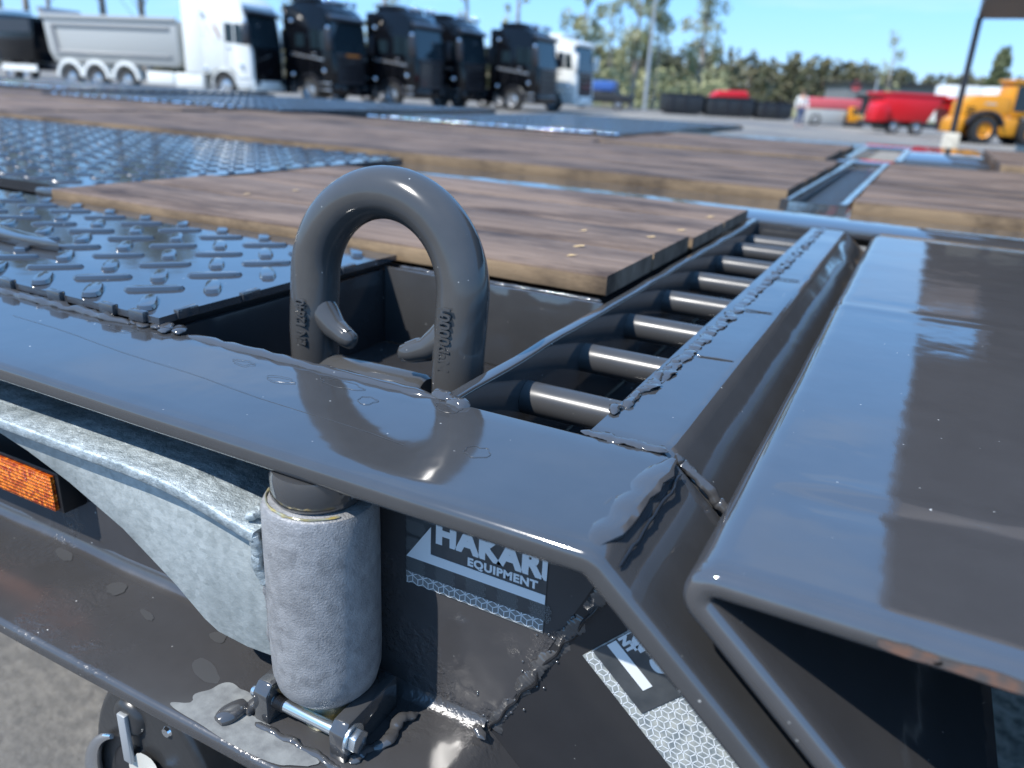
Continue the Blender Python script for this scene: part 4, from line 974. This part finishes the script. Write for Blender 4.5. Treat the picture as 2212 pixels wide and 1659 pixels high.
tube("lift_arm", [(2.2, .45, 1.6), (3.2, .45, 1.3), (4.1, .45, .5)], [.14, .16, .12], M_yel, ld, 8)
prism("bucket", [(3.9, .1), (5.0, .05), (4.3, .3), (4.1, 1.1), (3.85, .9)], 'y', -.4, 2.0, M_blk2, ld, .03)
box("warning_plate", -.1, .5, .085, .1, 1.98, 2.06, M_conc, ld)

# canopy over the right: far bay and near bay, column with concrete foot
cn = thing("canopy", "brown canopy roof on a slanting grey column with a pale concrete foot, upper right corner", "canopy", (.42, 26.0, -.98))
box("canopy_roof", -.05, 9.5, -10.8, .3, 3.54, 4.2, M_roof, cn, .02)
box("canopy_roof", -.10, 9.5, -21.6, -15.1, 3.54, 4.1, M_roof, cn, .02)
box("canopy_link", .75, 9.5, -15.09, -10.81, 3.6, 4.0, M_roof, cn)
for k in range(4): box("roof_panel", .30 + k * .8, .92 + k * .8, -7.6, -5.2, 3.52, 3.539, M_conc, cn)
tube("column", [(0, 0, .5), (0.0, 0, 3.54)], .085, M_blk2, cn, 12)
prism("concrete_foot", [(-.24, 0), (.24, 0), (.21, .62), (-.21, .62)], 'y', -.24, .24, M_conc, cn, .04)
tube("column", [(8.6, 0, .5), (8.6, 0, 3.54)], .085, M_blk2, cn, 12)
kb = box("kerb_beam", 1.9, 7.5, 24.2, 24.6, -.98, -.55, M_conc, None, .03); tag(kb, "long pale concrete kerb beam lying beside the canopy column foot", "kerb beam")

# ------------------------------------------------------------------ trees
def leafcloud(vs, fs, c, r_, n, s, rnd, flat=1.0):
    for _ in range(n):
        while True:
            p = Vector((rnd.uniform(-1, 1), rnd.uniform(-1, 1), rnd.uniform(-1, 1)))
            if p.length < 1: break
        p = Vector((c[0] + p.x * r_, c[1] + p.y * r_, c[2] + p.z * r_ * flat)); a = Vector((rnd.gauss(0, 1), rnd.gauss(0, 1), rnd.gauss(0, 1))).normalized(); b_ = a.orthogonal().normalized()
        ss = s * rnd.uniform(.5, 1.4); b0 = len(vs); vs += [p - a * ss, p + b_ * ss * .7, p + a * ss, p - b_ * ss * .7]; fs.append((b0, b0 + 1, b0 + 2, b0 + 3))
def birch(x, y, h, w_, dens, label, seed, mat=M_birch, base=.25, group="birches behind the yard", s=.16, kind="birch_tree"):
    rnd = random.Random(seed); T = thing(kind, label, "tree", (x, y, gz(x)), 0, group)
    tips = []; tube("trunk", [(0, 0, -.1), (.1, 0, h * .35), (-.05, .1, h * .7), (.1, 0, h)], [h * .016 + .05, h * .012 + .03, .06, .02], M_bark, T, 8)
    vs = []; fs = []
    for k in range(int(44 * dens) + 8):
        f = rnd.uniform(base, 1); ang = rnd.uniform(0, 6.28); rr2 = w_ * (1 - abs(f - .5) * 1.35) * rnd.uniform(.35, 1); z = h * f
        c = (rr2 * math.cos(ang), rr2 * math.sin(ang), z + rr2 * .3)
        tips.append(c); leafcloud(vs, fs, c, w_ * .24, int(34 * dens) + 8, s * .78, rnd, 1.3)
    br = []
    me_v = []; me_f = []
    for c in tips:
        a = Vector((0, 0, max(.5, c[2] - abs(c[0]) - abs(c[1])))); b_ = Vector(c); d = (b_ - a); u = d.orthogonal().normalized() * .03; v = d.cross(u).normalized() * .03; b0 = len(me_v)
        me_v += [a + u, a + v, a - u, a - v, b_]; me_f += [(b0, b0 + 1, b0 + 4), (b0 + 1, b0 + 2, b0 + 4), (b0 + 2, b0 + 3, b0 + 4), (b0 + 3, b0, b0 + 4)]
    pyd("branches", me_v, me_f, M_bark, T)
    pyd("crown", vs, fs, mat, T)
def bgp(V, D):
    ax = (V - 1106) / 1680 * D; return (ax * .888 - .446 * D, ax * .4624 + .895 * D)
trees = [(1215, 62, 10.5, 1.7, 1.0, "tall slender birch just above the right end of the truck row"),
         (1318, 66, 12.5, 1.9, 1.2, "tallest dense birch between the truck row and the light pole"),
         (1362, 68, 9.0, 1.6, .7, "airy half-bare birch immediately left of the light pole"),
         (1450, 70, 11.5, 1.9, 1.0, "leaning yellow-green birch just right of the light pole"),
         (1268, 74, 8.0, 1.9, .7, "low spreading birch between the slender birch and the tallest birch"),
         (1832, 88, 8.6, 1.6, .35, "bare thin birch standing alone above the grey hall"),
         (820, 58, 12.5, 3.0, .8, "pale green birch crown above the second black truck"),
         (655, 60, 14, 2.4, .8, "birch crown above the gap between white and black trucks"),
         (1080, 60, 12.0, 1.0, .3, "bare thin birch above the third black truck"),
         (980, 64, 12.5, 1.0, .25, "bare thin birch left of the third black truck roof")]
for i, (V, D, h, w_, dn, lab) in enumerate(trees):
    x, y = bgp(V, D); birch(x, y, h, w_, dn, lab, 100 + i)
for i, (V, D, h, w_, dn, lab) in enumerate([(30, 55, 15, 2.6, 1.0, "leftmost pine with a bare trunk above the black tipper trailer"), (70, 60, 14, 1.6, .5, "slim pine second from the left edge"), (122, 62, 15, 1.6, .5, "slim pine just left of the long tipper body"),
                              (270, 58, 15, 2.0, .6, "pine with bare trunk above the middle of the tipper body"), (345, 56, 14, 2.8, 1.2, "dark full pine directly left of the white cab"), (165, 70, 13, 1.5, .5, "thin pine above the left end of the tipper body")]):
    x, y = bgp(V, D); birch(x, y, h, w_, dn, lab, 200 + i, M_pine, .42, "pines behind the white truck", .2, "pine_tree")
x, y = bgp(2050, 78); birch(x, y, 6.6, 1.1, 1.6, "small dark bushy pine alone on the skyline left of the canopy column", 300, M_pine, .35, None, .16, "pine_tree")
# forest belt
def forest():
    rnd = random.Random(3); vs = []; fs = []; tv = []; tf = []
    for i in range(1000):
        V = rnd.uniform(-900, 3600); D = rnd.uniform(118, 170) if V > 1200 else rnd.uniform(105, 150)
        x, y = bgp(V, D); h = rnd.uniform(4.6, 6.4) * (1.2 if V < 1750 else 1.12); z0 = gz(max(x, -160))
        if V < 1100: h *= .7
        r_ = h * .22; n = 16
        for k in range(7):
            f = .12 + .85 * k / 6; leafcloud(vs, fs, (x + rnd.uniform(-.3, .3), y, z0 + h * f), r_ * (1.25 - f * .85) * 1.25, n, .42, rnd, 1.0)
        b0 = len(tv); 
        for a in range(3): tv += [(x + .14 * math.cos(a * 2.1), y + .14 * math.sin(a * 2.1), z0 - .3), (x + .05 * math.cos(a * 2.1), y + .05 * math.sin(a * 2.1), z0 + h * .9)]
        tf += [(b0, b0 + 2, b0 + 3, b0 + 1), (b0 + 2, b0 + 4, b0 + 5, b0 + 3), (b0 + 4, b0, b0 + 1, b0 + 5)]
    k0 = len(vs); vs += tv; fi = [0] * len(fs) + [1] * len(tf); fs += [tuple(j + k0 for j in f) for f in tf]
    me = bpy.data.meshes.new("forest"); me.from_pydata([tuple(v) for v in vs], [], fs); me.update(); me.polygons.foreach_set('material_index', fi)
    o = link("forest", me, [M_forest, M_bark2]); o['kind'] = 'stuff'; o['label'] = "mixed pine forest belt along the horizon"; o['category'] = "forest"
forest()
def bushes():
    rnd = random.Random(8); vs = []; fs = []
    for i in range(70):
        V = rnd.uniform(1225, 1500); D = rnd.uniform(64, 80); x, y = bgp(V, D); leafcloud(vs, fs, (x, y, gz(x) + rnd.uniform(.5, 2.6)), rnd.uniform(.8, 1.5), 45, .16, rnd)
    o = pyd("undergrowth", vs, fs, M_birch); o['kind'] = 'stuff'; o['label'] = "green bushes under the birches"; o['category'] = "bushes"
bushes()
